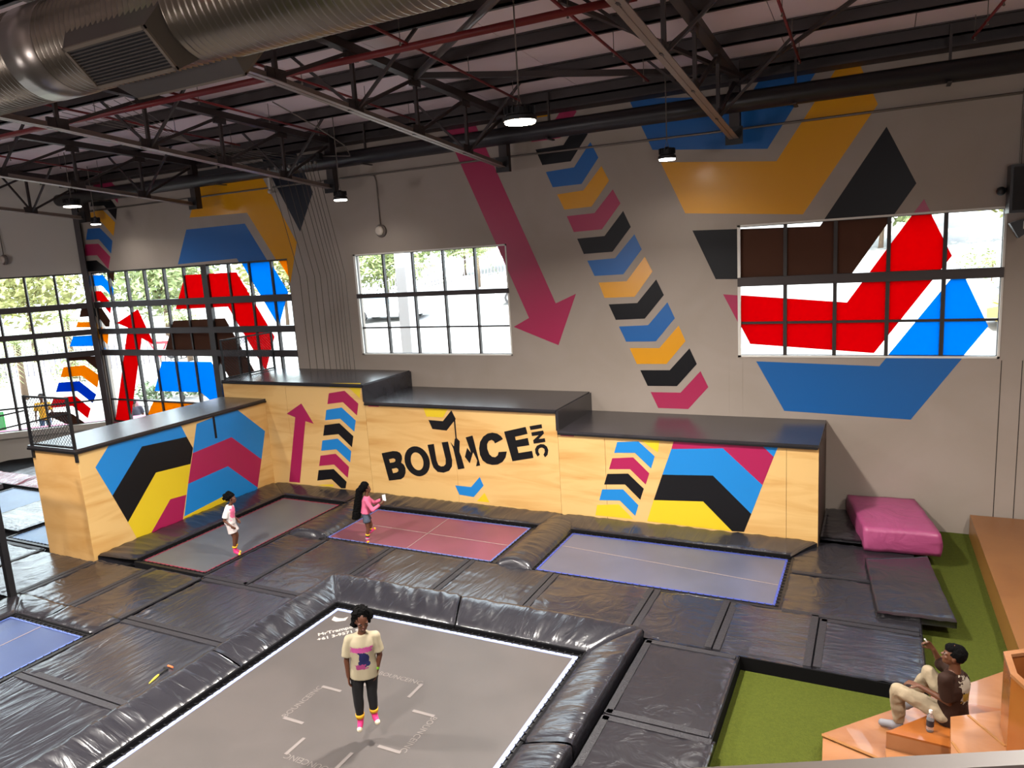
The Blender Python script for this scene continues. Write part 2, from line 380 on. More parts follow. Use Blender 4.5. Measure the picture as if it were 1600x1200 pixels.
for col, poly in (
    ('B', [(-4.482,8.079),(-2.21,7.797),(-1.876,8.257),(-0.953,8.225),(-1.894,6.834),(-4.033,7.064)]),
    ('O', [(-3.879,6.813),(-1.735,6.598),(-0.694,8.132),(-0.409,8.095),(-0.098,7.358),(-1.28,5.614),(-3.417,5.802)]),
    ('K', [(-3.285,5.464),(-0.994,5.383),(0.044,6.975),(0.52,5.988),(-0.505,4.421),(-2.852,4.506)]),
    ('M', [(-2.715,4.209),(-0.524,3.987),(0.642,5.716),(1.092,4.737),(-0.064,3.055),(-2.223,3.227)]),
    ('B', [(-2.104,2.898),(0.028,2.827),(1.222,4.532),(1.667,3.524),(0.554,1.861),(-1.588,1.938)]),
    ('O', [(-17.082,6.775),(-16.575,7.606),(-14.243,7.561),(-13.333,5.867),(-13.695,4.854),(-14.917,6.732)]),
    ('B', [(-17.271,6.463),(-15.048,6.465),(-13.872,4.628),(-14.343,3.718),(-15.494,5.578),(-17.801,5.535)]),
    ('M', [(-18.243,4.264),(-17.659,5.222),(-15.646,5.219),(-14.539,3.446),(-15.004,2.499),(-16.127,4.288)]),
    ('K', [(-18.972,3.007),(-18.398,3.935),(-16.303,3.974),(-15.264,2.204),(-15.898,1.476),(-16.892,2.994)]),
    ('B', [(-19.671,1.811),(-19.149,2.73),(-17.072,2.733),(-16.223,1.53),(-16.664,1.177),(-17.674,1.832)]),
    ('O', [(-20.142,1.055),(-19.78,1.509),(-18.013,1.535),(-17.609,1.135)])):
    mural('band', col, poly)
mural('arrow', 'M', [(-19.879,4.304),(-19.37,3.221),(-19.9,3.432),(-21.021,0.769),(-21.767,0.733),(-20.459,3.761),(-20.943,3.903)])
mural('diamond', 'N', [(-14.257,8.157),(-13.108,8.21),(-12.632,7.053),(-13.183,6.125)])

# ---- roof
def zr(y): return 8.39 - .05 * (y - 9.1)      # underside of the purlins
roof = MB()
seams = [-30 + 1.9 * i for i in range(21)]
ceil = empty('ceiling', (-10, 5, 8.8), kind='structure')
for a, b_ in zip(seams, seams[1:]):
    y0, y1 = -7.2, 14.9
    MB().add([(x, y, zr(y) + dz) for dz in (.20, .26) for x, y in ((a + .006, y0), (b_ - .006, y0), (b_ - .006, y1), (a + .006, y1))],
             [(3, 2, 1, 0), (4, 5, 6, 7), (0, 1, 5, 4), (1, 2, 6, 5), (2, 3, 7, 6), (3, 0, 4, 7)]).build('roof_panel', roofm, ceil)
MB().add([(x, y, zr(y) + dz) for dz in (.27, .32) for x, y in ((-31, -7.2), (8.2, -7.2), (8.2, 14.9), (-31, 14.9))],
         [(3, 2, 1, 0), (4, 5, 6, 7), (0, 1, 5, 4), (1, 2, 6, 5), (2, 3, 7, 6), (3, 0, 4, 7)]).build('roof_deck', steel, ceil)
for k in range(-6, 4):
    y = 10.81 + 1.66 * (k - 1) if k < 3 else 14.0
    if y > 14.2: continue
    h = .2
    b = MB()
    z = zr(y)
    b.box(-30, 8, y - .03, y + .03, z, z + h); b.box(-30, 8, y - .03, y + .09, z, z + .02); b.box(-30, 8, y - .09, y + .03, z + h - .02, z + h)
    o = b.build('purlin', steel, ceil)
# deep eaves beam
b = MB().box(-21.8, 8, 14.1, 14.5, 8.38, 8.42).box(-21.8, 8, 14.27, 14.33, 8.03, 8.42).box(-21.8, 8, 14.1, 14.5, 8.0, 8.04)
tag(b.build('eaves_beam', steel), 'deep dark steel eaves beam along the top of the back wall', 'beam')
# black round duct along the wall
pd = MB().tube([(-21.6, 13.9, 7.60), (8, 13.9, 7.60)], .17, 20).build('black_pipe', mat('black_duct', '201d20', .38), smooth=True)
tag(pd, 'thick black round pipe running along the back wall under the eaves', 'pipe')
for x in (-19.6, -15, -10.4, -5.9, -1.35, .9):
    MB().box(x - .02, x + .02, 13.88, 13.92, 7.7, 8.3).box(x - .03, x + .03, 13.72, 14.08, 7.41, 7.43).build('pipe_hanger', steel, pd)
# thin conduit on the wall
zc = [(-3.769,7.238),(-0.209,7.237),(-10.081,7.281)]
cdm = mat('conduit', '6f665e', .4, metal=.4)
tag(MB().tube([(-21.5, WY - .05, zc[2][1]), (-8, WY - .05, zc[2][1]), (-3, WY - .05, zc[0][1]), (8, WY - .05, zc[1][1])], .022, 8).build('wall_conduit', cdm, smooth=True),
    'thin grey conduit running the length of the back wall below the black pipe', 'conduit')

# ---- trusses
def zb(y): return 6.98 + .62 * (14.1 - y) / 6.8 if y > 7.3 else 7.6 + .06 * (7.3 - y)
NODES = [14.1, 12.5, 10.85, 9.2, 7.6, 6.0, 4.4, 2.8, 1.2, -.4, -2, -3.6]
def truss(X, label):
    r = empty('roof_truss', (X, 14.1, 7.0), label, 'roof truss', 'steel roof trusses')
    pts = NODES
    b = MB()
    for a, c in zip(pts, pts[1:]):
        b.bar((X, a, zr(a) - .07), (X, c, zr(c) - .07), .15, .12)
    b.build('top_chord', steel, r)
    b = MB()
    for a, c in zip(pts, pts[1:]):
        b.bar((X - .045, a, zb(a)), (X - .045, c, zb(c)), .075, .012); b.bar((X + .045, a, zb(a)), (X + .045, c, zb(c)), .075, .012)
        b.bar((X, a, zb(a) + .045), (X, c, zb(c) + .045), .02, .09)
    b.build('bottom_chord', steelm, r)
    for a in pts[1:-1]:
        MB().bar((X, a, zb(a)), (X, a, zr(a) - .05), .055, .055).build('vertical', steel, r)
        MB().box(X - .02, X + .02, a - .17, a + .17, zb(a), zb(a) + .17).build('gusset', steel, r)
        MB().box(X - .03, X + .03, a - .14, a + .14, zr(a) - .24, zr(a) - .05).build('gusset', steel, r)
    for a, c in zip(pts, pts[1:]):
        MB().bar((X, a, zr(a) - .12), (X, c, zb(c) + .06), .05, .05, (1, 0, 0)).build('diagonal', steel, r)
    for a in pts[1:-1:2]:
        for s in (-1, 1):
            MB().bar((X, a + .03, zb(a) + .04), (X + s * 1.15, a + .03, zr(a) + .02), .04, .04).build('sway_brace', steel, r)
    MB().box(X - .09, X + .09, 13.95, 14.13, 6.92, 8.3).build('end_post', steel, r)
    MB().box(X - .15, X + .15, 13.9, 13.94, 6.9, 7.2).build('end_plate', blackm, r)
    return r
TX = [-20.7, -16.1, -11.53, -6.99, -2.37]
for X, l in zip(TX, ('steel roof truss at the far left above the left glazing', 'steel roof truss second from the left above the chevron column',
                     'steel roof truss whose end meets the wall left of the round wall lamp', 'steel roof truss whose end crosses the long magenta arrow',
                     'pale lit steel roof truss ending over the blue and yellow mural at right')):
    truss(X, l)
# horizontal roof braces
br = mat('brace_tube', '6d6360', .35, metal=.7)
tag(MB().tube([(-6.99, 10.85, 8.2), (-2.5, 7.1, 8.35)], .055, 10).build('roof_brace', br, smooth=True), 'shiny round brace tube rising from the third truss towards the top of the picture', 'brace')
tag(MB().bar((-6.9, 10.85, 8.22), (-2.4, 13.6, 8.08), .09, .09).build('roof_brace', steel), 'flat dark brace bar running right from the third truss under the purlins', 'brace')
tag(MB().bar((-3.6, 9.0, 8.25), (-2.2, 13.9, 8.0), .06, .06).build('roof_brace', steel), 'short dark brace bar beside the pale right truss', 'brace')
tag(MB().bar((-2.3, 13.9, 7.9), (-.2, 11.2, 8.3), .05, .05).build('roof_brace', steel), 'thin dark brace slanting up to the right of the right truss', 'brace')

# ---- red sprinkler pipes
mp = MB().tube([(-24, 8.9, 8.066), (-2.6, 8.9, 8.066)], .05, 12).build('sprinkler_main', redm, smooth=True)
tag(mp, 'thick red sprinkler main pipe running across under the roof', 'pipe')
def branch(pts, label):
    o = MB().tube(pts, .021, 8).build('sprinkler_pipe', redm, smooth=True)
    tag(o, label, 'pipe', 'red sprinkler branch pipes')
    for t in (.3, .65, .95):
        p = Vector(pts[0]).lerp(Vector(pts[-1]), t)
        MB().tube([p, p + Vector((0, 0, .28))], .006, 6).lathe(p - Vector((0, 0, .07)), [(.006, 0), (.02, .01), (.01, .03), (.01, .07)], 8).build('hanger_and_head', cdm, o)
branch([(-5.72, 7.0, 8.17), (-5.79, 8.93, 8.1), (-5.95, 12.7, 7.97)], 'thin red sprinkler branch that ends above the bright hanging lamp')
branch([(-3.5, 7.5, 8.17), (-3.5, 12.5, 7.9)], 'thin red sprinkler branch between the bright lamp and the right truss')
branch([(-1.19, 9.5, 8.12), (-1.22, 13.23, 7.95)], 'thin red sprinkler branch just right of the right truss')
branch([(1.45, 11.5, 8.12), (1.13, 13.2, 7.9)], 'thin red sprinkler branch at the top right corner of the picture')
branch([(-10.4, 8.0, 8.2), (-10.5, 12.73, 7.95)], 'thin red sprinkler branch passing the rope pulleys')
branch([(-8.11, 8.0, 8.17), (-8.29, 12.81, 7.95)], 'thin red sprinkler branch between the ropes and the magenta arrow')
branch([(-12.46, 7.5, 8.17), (-12.65, 12.4, 7.95)], 'thin red sprinkler branch left of the rope pulleys')
branch([(-17.8, 9.5, 8.17), (-18.0, 12.9, 7.95)], 'thin red sprinkler branch at the far left under the roof')

# ---- big ventilation duct
duct = empty('ventilation_duct', (-6, 4.56, 6.9), 'large corrugated metal ventilation duct across the top left corner', 'duct')
DY, DZ, DR = 4.56, 7.29, .39
def rings(x0, x1):
    pr = []; x = x0
    while x < x1:
        pr += [(DR - .014, x), (DR + .012, x + .018), (DR + .012, x + .032), (DR - .014, x + .050)]; x += .066
    return pr
MB().lathe((0, DY, DZ), rings(-14, -6.93), 40, 'x').build('corrugated_section', galv, duct, smooth=True)
MB().lathe((0, DY, DZ), rings(-6.50, 1.2), 40, 'x').build('corrugated_section', galv, duct, smooth=True)
MB().lathe((0, DY, DZ), [(DR + .0, -6.95), (DR + .018, -6.94), (DR + .018, -6.49), (DR, -6.48)], 40, 'x').build('smooth_collar', mat('smooth_galv', '8a827a', .3, metal=.85), duct, smooth=True)
boxm = mat('grille_box', '57504a', .5, metal=.5); grm = mat('grille_frame', '7d7163', .45, metal=.4)
def grille(sgn, xa, xb, label):
    # box on the lower quarter of the duct, facing 45 degrees down; sgn -1 faces the camera side
    n = Vector((0, .7071 * sgn, -.7071)); u = Vector((0, -.7071, -.7071)) if sgn < 0 else Vector((0, .7071, -.7071))
    u = Vector((0, n.z, -n.y)); c = Vector((0, DY, DZ))
    def P(x, a, d): return Vector((x, 0, 0)) + c + u * a + n * d
    h = .19
    def blk(mb, x0, x1, a0, a1, d0, d1):
        vs = [P(x, a, d) for d in (d0, d1) for x, a in ((x0, a0), (x1, a0), (x1, a1), (x0, a1))]
        return mb.add(vs, [(3, 2, 1, 0), (4, 5, 6, 7), (0, 1, 5, 4), (1, 2, 6, 5), (2, 3, 7, 6), (3, 0, 4, 7)])
    bb = MB()
    vs = [P(xa - .10, -h - .06, .25), P(xb + .10, -h - .06, .25), P(xb + .10, h + .06, .25), P(xa - .10, h + .06, .25),
          P(xa, -h, .49), P(xb, -h, .49), P(xb, h, .49), P(xa, h, .49)]
    bb.add(vs, [(3, 2, 1, 0), (4, 5, 6, 7), (0, 1, 5, 4), (1, 2, 6, 5), (2, 3, 7, 6), (3, 0, 4, 7)])
    pb = bb.build('plenum_box', boxm, duct)
    f = MB(); w = .03
    for q in ((xa, xb, -h, -h + w), (xa, xb, h - w, h), (xa, xa + w, -h, h), (xb - w, xb, -h, h)): blk(f, *q, .485, .51)
    f.build('grille_frame', grm, pb)
    blk(MB(), xa + w, xb - w, -h + w, h - w, .488, .492).build('dark_opening', blackm, pb)
    for i in range(12):
        a = -h + w + .012 + i * (2 * h - 2 * w) / 12
        blk(MB(), xa + w, xb - w, a, a + .010, .492, .503).build('louvre', boxm, pb)
grille(-1, -5.97, -4.98, '')
grille(1, -6.05, -4.72, '')
for x in (-9.5, -4.2): MB().box(x - .01, x + .01, DY - .01, DY + .01, DZ + .38, 8.5).build('strap', steel, duct)

# ================================================================ WALL-RUNNING BLOCKS
XZ = lambda Y: (lambda u, v, t: Vector((u, Y + t, v)))
BF = XZ(12.75)
LF = lambda u, v, t: Vector((-13.2 - t, u, v))
def panels(name_parent, m, us, v0, v1, fn, th=.018, gap=.003):
    for a, c in zip(us, us[1:]):
        vs = [fn(x, y, t) for t in (0, th) for x, y in ((a + gap, v0), (c - gap, v0), (c - gap, v1), (a + gap, v1))]
        MB().add(vs, [(3, 2, 1, 0), (4, 5, 6, 7), (0, 1, 5, 4), (1, 2, 6, 5), (2, 3, 7, 6), (3, 0, 4, 7)]).build('plywood_panel', m, name_parent)
def decal(parent, kind, col, poly, fn, t=-.002):
    MB().prism(poly, fn, t, t + .003).build('painted_' + kind, paint[col], parent)
def block(x0, x1, zt, label, us, left_end=False):
    r = empty('wall_block', ((x0 + x1) / 2, 13.6, -.05), label, 'block', 'plywood wall-running blocks')
    MB().box(x0 + .03, x1 - .03, 12.78, 14.55, -.1, zt - .07).build('core', blackm, r)
    panels(r, plym, us, -.06, zt - .06, BF)
    MB().box(x0, x1, 12.72, 14.58, zt - .045, zt).build('black_top', toppad, r)
    MB().box(x0 + .01, x1 - .01, 12.70, 12.80, zt - .075, zt - .045).build('edge_lip', lipm, r)
    return r
Z1, Z2, Z3 = 2.60, 2.205, 1.79
b1 = block(-14.55, -10.2, Z1, 'tallest plywood wall block with magenta arrow and chevron column', [-14.55, -12.5, -10.2])
b2 = block(-10.2, -5.56, Z2, 'middle plywood wall block with the big black word and black step top', [-10.2, -7.93, -5.56])
b3 = block(-5.56, -.84, Z3, 'lowest right plywood wall block with wide blue black magenta band', [-5.56, -4.6, -2.85, -1.35, -.84])
MB().box(-10.22, -10.16, 12.72, 14.58, Z2, Z1 - .02).build('step_face', toppad, b1)
MB().box(-5.58, -5.52, 12.72, 14.58, Z3, Z2 - .02).build('step_face', toppad, b2)
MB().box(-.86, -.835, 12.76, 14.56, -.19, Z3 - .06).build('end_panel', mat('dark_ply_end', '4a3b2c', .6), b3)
for bb, x in ((b2, -10.1), (b3, -5.5)): MB().box(x, x + .28, 12.742, 12.75, (Z2 if bb is b2 else Z3) - .105, (Z2 if bb is b2 else Z3) - .076).build('magenta_label', paint['m'], bb)
decal(b1, 'arrow', 'm', [(-12.054,2.096),(-11.749,1.623),(-11.991,1.673),(-12.383,0.132),(-12.723,0.13),(-12.292,1.752),(-12.548,1.829)], BF)
for c_, p_ in (('y', [(-11.131,2.6),(-10.26,2.62),(-10.317,2.272),(-10.602,2.508),(-11.161,2.493)]), ('m', [(-11.194,2.363),(-10.733,2.436),(-10.377,2.148),(-10.449,1.876),(-10.812,2.17),(-11.269,2.109)]),
    ('b', [(-11.319,1.969),(-10.868,2.044),(-10.5,1.758),(-10.572,1.494),(-10.939,1.78),(-11.39,1.722)]), ('k', [(-11.422,1.606),(-10.978,1.673),(-10.612,1.385),(-10.685,1.122),(-11.039,1.411),(-11.498,1.347)]),
    ('b', [(-11.537,1.23),(-11.078,1.303),(-10.718,1.027),(-10.782,0.756),(-11.15,1.044),(-11.606,0.978)]), ('m', [(-11.645,0.857),(-11.183,0.937),(-10.827,0.644),(-10.898,0.377),(-11.265,0.669),(-11.722,0.601)]),
    ('k', [(-11.753,0.494),(-11.292,0.559),(-10.945,0.278),(-10.997,0.116),(-11.124,0.104),(-11.389,0.305),(-11.829,0.231)]), ('y', [(-11.761,0.134),(-11.351,0.183),(-11.343,0.126),(-11.829,0.114)])):
    decal(b1, 'chevron', c_, p_, BF)
for n_, c_, p_ in (('patch', 'y', [(-8.659,2.147),(-7.981,2.203),(-8.168,1.932),(-8.589,1.932)]), ('chevron', 'k', [(-8.544,1.86),(-8.184,1.851),(-7.953,2.094),(-7.861,1.912),(-8.11,1.649),(-8.462,1.667)]),
    ('pole', 'k', [(-7.912,1.897),(-7.876,1.899),(-7.874,1.485),(-7.904,1.483)]), ('chevron', 'b', [(-8.002,0.453),(-7.613,0.45),(-7.383,0.691),(-7.305,0.509),(-7.564,0.235),(-7.915,0.255)]),
    ('patch', 'y', [(-7.498,0.149),(-7.294,0.353),(-7.195,0.152)])):
    decal(b2, n_, c_, p_, BF)
def letter(name, poly, holes=()):
    MB().prism(poly, BF, -.006, .0, holes).build(name, paint['k'], b2)
letter('letter_b', [(-9.86,1.037),(-9.552,1.108),(-9.439,1.11),(-9.362,1.082),(-9.321,1.019),(-9.319,0.943),(-9.354,0.858),(-9.288,0.816),(-9.251,0.736),(-9.26,0.626),(-9.311,0.531),(-9.394,0.474),(-9.726,0.412)],
       [[(-9.678,0.911),(-9.551,0.943),(-9.501,0.924),(-9.503,0.88),(-9.548,0.852),(-9.657,0.83)], [(-9.623,0.694),(-9.496,0.726),(-9.447,0.702),(-9.446,0.658),(-9.495,0.621),(-9.601,0.595)]])
def ring(cx, cy, rx, ry, tilt, n=28):
    return [(cx + rx * math.cos(a) * math.cos(tilt) - ry * math.sin(a) * math.sin(tilt), cy + rx * math.cos(a) * math.sin(tilt) + ry * math.sin(a) * math.cos(tilt)) for a in [2 * math.pi * i / n for i in range(n)]]
oc = [(-8.926,0.919),(-9.248,0.857),(-8.927,1.257)]
cx_, cz_ = oc[0]; rx_ = math.hypot(oc[1][0] - cx_, oc[1][1] - cz_); ry_ = math.hypot(oc[2][0] - cx_, oc[2][1] - cz_)
letter('letter_o', ring(cx_, cz_, rx_, ry_, .13), [ring(cx_, cz_, rx_ * .5, ry_ * .6, .13)])
letter('letter_u', [(-8.619,1.308),(-8.457,1.339),(-8.421,0.975),(-8.385,0.876),(-8.321,0.848),(-8.247,0.862),(-8.195,0.911),(-8.185,1.018),(-8.254,1.384),(-8.096,1.411),(-8.028,1.003),(-8.046,0.869),(-8.123,0.77),(-8.264,0.714),(-8.415,0.721),(-8.513,0.807),(-8.549,0.912)])
letter('letter_n', [(-8.032,1.402),(-7.957,1.31),(-7.921,1.482),(-7.875,1.503),(-7.805,1.437),(-7.834,1.2),(-7.793,1.099),(-7.737,0.853),(-7.896,0.815),(-7.975,1.27)])
letter('letter_n', [(-7.652,1.529),(-7.484,1.579),(-7.354,0.943),(-7.451,0.92),(-7.412,1.047),(-7.498,1.223),(-7.599,0.974),(-7.705,1.105),(-7.636,1.304),(-7.544,1.194)])
letter('letter_c', [(-6.777,1.543),(-6.817,1.602),(-6.901,1.652),(-7.011,1.666),(-7.125,1.64),(-7.228,1.573),(-7.314,1.453),(-7.348,1.31),(-7.337,1.169),(-7.283,1.057),(-7.188,0.997),(-7.063,0.978),(-6.935,0.997),(-6.82,1.06),(-6.744,1.159),(-6.705,1.288),(-6.894,1.263),(-6.918,1.195),(-6.98,1.148),(-7.055,1.15),(-7.119,1.202),(-7.156,1.31),(-7.154,1.412),(-7.109,1.483),(-7.037,1.513),(-6.986,1.486),(-6.967,1.441)])
letter('letter_e', [(-6.738,1.701),(-6.248,1.826),(-6.215,1.685),(-6.5,1.609),(-6.486,1.535),(-6.215,1.599),(-6.189,1.454),(-6.466,1.397),(-6.442,1.273),(-6.138,1.338),(-6.115,1.196),(-6.59,1.092)])
letter('letter_i', [(-6.16,1.843),(-5.895,1.897),(-5.886,1.82),(-6.143,1.765)])
letter('letter_n', [(-6.128,1.717),(-5.869,1.772),(-5.854,1.712),(-5.978,1.59),(-5.841,1.615),(-5.833,1.542),(-6.089,1.49),(-6.098,1.558),(-5.965,1.674),(-6.119,1.646)])
letter('letter_c', [(-6.018,1.23),(-6.062,1.294),(-6.067,1.38),(-6.021,1.45),(-5.945,1.489),(-5.867,1.489),(-5.805,1.446),(-5.78,1.374),(-5.801,1.282),(-5.856,1.226),(-5.89,1.276),(-5.855,1.337),(-5.862,1.396),(-5.907,1.422),(-5.96,1.412),(-5.994,1.373),(-6,1.323),(-5.971,1.275)])
for n_, c_, p_ in (('chevron', 'b', [(-4.35,1.628),(-3.938,1.665),(-3.637,1.398),(-3.712,1.159),(-4.014,1.439),(-4.419,1.411)]), ('chevron', 'm', [(-4.462,1.303),(-4.049,1.35),(-3.751,1.062),(-3.824,0.84),(-4.119,1.115),(-4.534,1.083)]),
    ('chevron', 'k', [(-4.571,0.986),(-4.159,1.025),(-3.863,0.754),(-3.939,0.528),(-4.227,0.805),(-4.645,0.768)]), ('chevron', 'b', [(-4.688,0.666),(-4.269,0.705),(-3.978,0.418),(-4.047,0.2),(-4.341,0.476),(-4.755,0.443)]),
    ('patch', 'y', [(-4.806,0.339),(-4.364,0.397),(-4.095,0.131),(-4.85,0.126)]), ('patch', 'y', [(-4.226,1.754),(-3.532,1.757),(-3.575,1.476),(-3.883,1.683)]),
    ('band', 'm', [(-3.261,1.768),(-1.806,1.777),(-1.555,1.532),(-1.74,1.012),(-2.405,1.631),(-3.324,1.558)]), ('band', 'b', [(-1.806,1.777),(-1.462,1.775),(-1.555,1.532)]),
    ('band', 'b', [(-3.324,1.558),(-2.405,1.631),(-1.74,1.012),(-1.929,0.466),(-2.585,1.116),(-3.503,1.058)]), ('band', 'k', [(-3.503,1.058),(-2.585,1.116),(-1.929,0.466),(-2.055,0.118),(-2.261,0.105),(-2.767,0.612),(-3.681,0.549)]),
    ('band', 'y', [(-3.681,0.549),(-2.767,0.612),(-2.261,0.105),(-3.821,0.118)])):
    decal(b3, n_, c_, p_, BF)
# left block, its long face looking right
ZL = 2.175
lb = empty('wall_block', (-13.9, 10.4, -.05), 'long plywood wall block at left with two big octagon-like colour bands', 'block')
MB().box(-14.57, -13.22, 8.08, 12.74, -.1, ZL - .07).build('core', blackm, lb)
panels(lb, plym, [8.046, 10.35, 12.75], -.06, ZL - .06, LF)
MB().box(-14.60, -13.219, 8.049, 8.07, -.06, ZL - .06).build('end_panel', plyside, lb)
MB().box(-14.63, -13.17, 8.0, 12.74, ZL - .045, ZL).build('black_top', toppad, lb)
MB().box(-13.26, -13.15, 7.99, 12.74, ZL - .085, ZL - .045).box(-14.64, -13.26, 7.99, 8.06, ZL - .085, ZL - .045).build('edge_lip', lipm, lb)
for c_, p_ in (('b', [(8.352,1.739),(8.733,2.132),(10.316,2.132),(10.436,1.811),(9.367,1.88),(8.594,1.101)]), ('k', [(8.594,1.101),(9.367,1.88),(10.436,1.811),(10.552,1.531),(10.435,1.206),(9.589,1.267),(8.823,0.475)]),
    ('y', [(8.823,0.475),(9.589,1.267),(10.435,1.206),(10.222,0.583),(9.826,0.616),(9.205,0.005),(8.975,0.027)]), ('m', [(9.205,0.005),(9.826,0.616),(10.222,0.583),(10.033,0.032)]),
    ('b', [(10.727,2.024),(11.838,2.131),(12.635,1.396),(12.419,0.752),(11.615,1.504),(10.527,1.423)]), ('m', [(10.527,1.423),(11.615,1.504),(12.419,0.752),(12.189,0.119),(11.407,0.874),(10.308,0.8)]),
    ('b', [(10.308,0.8),(11.407,0.874),(12.189,0.119),(12.156,0.043),(11.341,0.016),(11.21,0.237),(10.099,0.137)]), ('y', [(10.099,0.137),(11.21,0.237),(11.341,0.016),(10.037,0.016)])):
    decal(lb, 'band', c_, p_, LF)
decal(lb, 'slot', 'k', [(11.161,2.138),(11.222,2.139),(11.223,1.583),(11.16,1.59)], LF, -.004)
decal(lb, 'label', 'm', [(8.18,2.136),(8.35,2.13),(8.348,2.09),(8.172,2.089)], LF, -.004)

# chain-link guard panels
netm = mat('net_wire', '26242a', .5)
def guard(a, b_, z0, h, label, diag=True, drop=.25):
    a = Vector(a); b_ = Vector(b_); up = Vector((0, 0, 1)); L = (b_ - a).length; d = (b_ - a).normalized(); n = d.cross(up)
    r = empty('guard_panel', (a.x, a.y, z0), label, 'railing')
    for p in (a, b_): MB().bar((p.x, p.y, z0 - drop), (p.x, p.y, z0 + h), .045, .045).build('post', blackm, r)
    for z in (z0 + .03, z0 + h - .02): MB().bar((a.x, a.y, z), (b_.x, b_.y, z), .035, .035).build('rail', blackm, r)
    w = MB(); s = .085
    k = -int(h / s / 1.2) - 1
    n1 = int((L + h) / s) + 2
    for i in range(-n1, n1):
        for sg in (1, -1):
            # line x = i*s + sg*z clipped to [0,L] x [0,h]
            z_lo, z_hi = 0.03, h - .03
            xs0 = i * s
            if sg > 0: zl = max(z_lo, -xs0); zh = min(z_hi, L - xs0)
            else: zl = max(z_lo, xs0 - L); zh = min(z_hi, xs0)
            if zh - zl < .02: continue
            p = a + d * (xs0 + sg * zl) + up * (z0 - a.z + zl); q = a + d * (xs0 + sg * zh) + up * (z0 - a.z + zh)
            w.tube([p, q], .0045, 3, False)
    tag(w.build('wire_mesh', netm, r), kind='stuff')
    return r
g = guard((-14.52, 8.03, 0), (-13.2, 8.03, 0), ZL, .98, 'black chain-link guard panel on the near end of the left block')
rl = [(-15.357,2.723),(-14.558,2.858),(-15.443,2.448),(-13.142,2.879)]
MB().bar((rl[0][0], 8.0, rl[0][1]), (rl[1][0], 8.0, rl[1][1]), .03, .03).bar((rl[2][0], 8.0, rl[2][1]), (rl[3][0], 8.0, rl[3][1]), .03, .03).build('slanting_rail', blackm, g)
g3 = guard((-14.5, 12.8, 0), (-14.5, 14.5, 0), Z1, 1.0, 'chain-link guard panel along the left edge of the tallest block', drop=.05)
MB().bar((-14.5, 13.62, Z1 - .05), (-14.5, 13.62, Z1 + 1.0), .04, .04).build('post', blackm, g3)
# near left steel platform with its own post
pf = empty('steel_platform', (-13.6, 6.4, 0), 'black steel platform edge with tall posts at the far left', 'platform')
MB().box(-13.16, -13.06, 6.45, 6.55, 0, 1.9).build('post', blackm, pf)
MB().box(-15.2, -13.0, 5.6, 6.62, 1.9, 1.98).build('deck', toppad, pf)
MB().bar((-13.45, 6.62, 1.75), (-13.75, 6.62, 3.25), .05, .05).build('rail_post', blackm, pf)
MB().box(-15.2, -15.1, 6.45, 6.55, 0, 1.9).build('post', blackm, pf)
g2 = guard((-15.2, 6.6, 0), (-13.72, 6.6, 0), 1.98, 1.0, 'chain-link guard panel on the black steel platform at the picture edge', drop=.02)

# ================================================================ PADS AND TRAMPOLINES
def vinyl(name, c1, c2, sc, rough=.25):
    return mat(name, c1, rough, spec=.85, bump=(sc, .5, .035, 1.6), var=(c2, (.9, .9, .9), .3, .75))
PA = vinyl('black_vinyl_a', '201f24', '28272c', (5, 1.0, 2)); PB = vinyl('black_vinyl_b', '201f24', '29282d', (1.0, 5, 2)); PC = vinyl('black_vinyl_c', '211f23', '2a282c', (2.4, 2.4, 3))
skirtm = mat('pad_skirt', '0c0b0d', .8, spec=.15)
seamm = mat('velcro_seam', '242226', .5, bump=((45, 45, 45), .8, .012))
rnd = random.Random(4)
def pad(x0, x1, y0, y1, label, z1=0.0, th=.07, m=None, seam=None, group='black vinyl floor pads', name='floor_pad', g=.0015):
    x0 += g; x1 -= g; y0 += g; y1 -= g
    sd = rnd.random() * 50; nu = max(8, int((x1 - x0) / .045)); nv = max(8, int((y1 - y0) / .045))
    def f(u, v):
        x = x0 + (x1 - x0) * u; y = y0 + (y1 - y0) * v; e = min(x - x0, x1 - x, y - y0, y1 - y)
        ex = min(x - x0, x1 - x); ey = min(y - y0, y1 - y)
        puck = noise.noise(Vector((x * 11, y * 1.6, sd))) * .016 * math.exp(-ey / .22) + noise.noise(Vector((x * 1.6, y * 11, sd + 9))) * .016 * math.exp(-ex / .22)
        z = z1 - .014 * math.exp(-e / .025) + .012 * (noise.noise(Vector((x * 1.7, y * 1.7, sd))) - .3) + puck
        return (x, y, z)
    vs, fs = grid_mesh(nu, nv, f)
    b = MB(); b.add(vs, [q[::-1] for q in fs])
    # skirt
    loop = [i * (nv + 1) for i in range(nu + 1)] + [nu * (nv + 1) + j for j in range(1, nv + 1)] + [i * (nv + 1) + nv for i in range(nu - 1, -1, -1)] + [j for j in range(nv - 1, 0, -1)]
    k = len(b.v)
    for i in loop: x, y, z = b.v[i]; b.v.append((x, y, z1 - th))
    n = len(loop)
    for i in range(n): b.f.append((loop[i], k + i, k + (i + 1) % n, loop[(i + 1) % n]))
    o = b.build(name, m or rnd.choice((PA, PB)), smooth=True)
    tag(o, label, 'pad', group)
    if seam:
        for s in seam:
            w = .10
            if s == 'x0': q = (x0 + .01, x0 + w, y0 + .03, y1 - .03)
            if s == 'x1': q = (x1 - w, x1 - .01, y0 + .03, y1 - .03)
            if s == 'y0': q = (x0 + .03, x1 - .03, y0 + .01, y0 + w)
            if s == 'y1': q = (x0 + .03, x1 - .03, y1 - w, y1 - .01)
            MB().box(q[0], q[1], q[2], q[3], z1 - .014, z1 + .006).build('velcro_flap', seamm, o)
    return o
def frame_box(x0, x1, y0, y1, z1=-.075):
    return MB().box(x0, x1, y0, y1, -.32, z1)
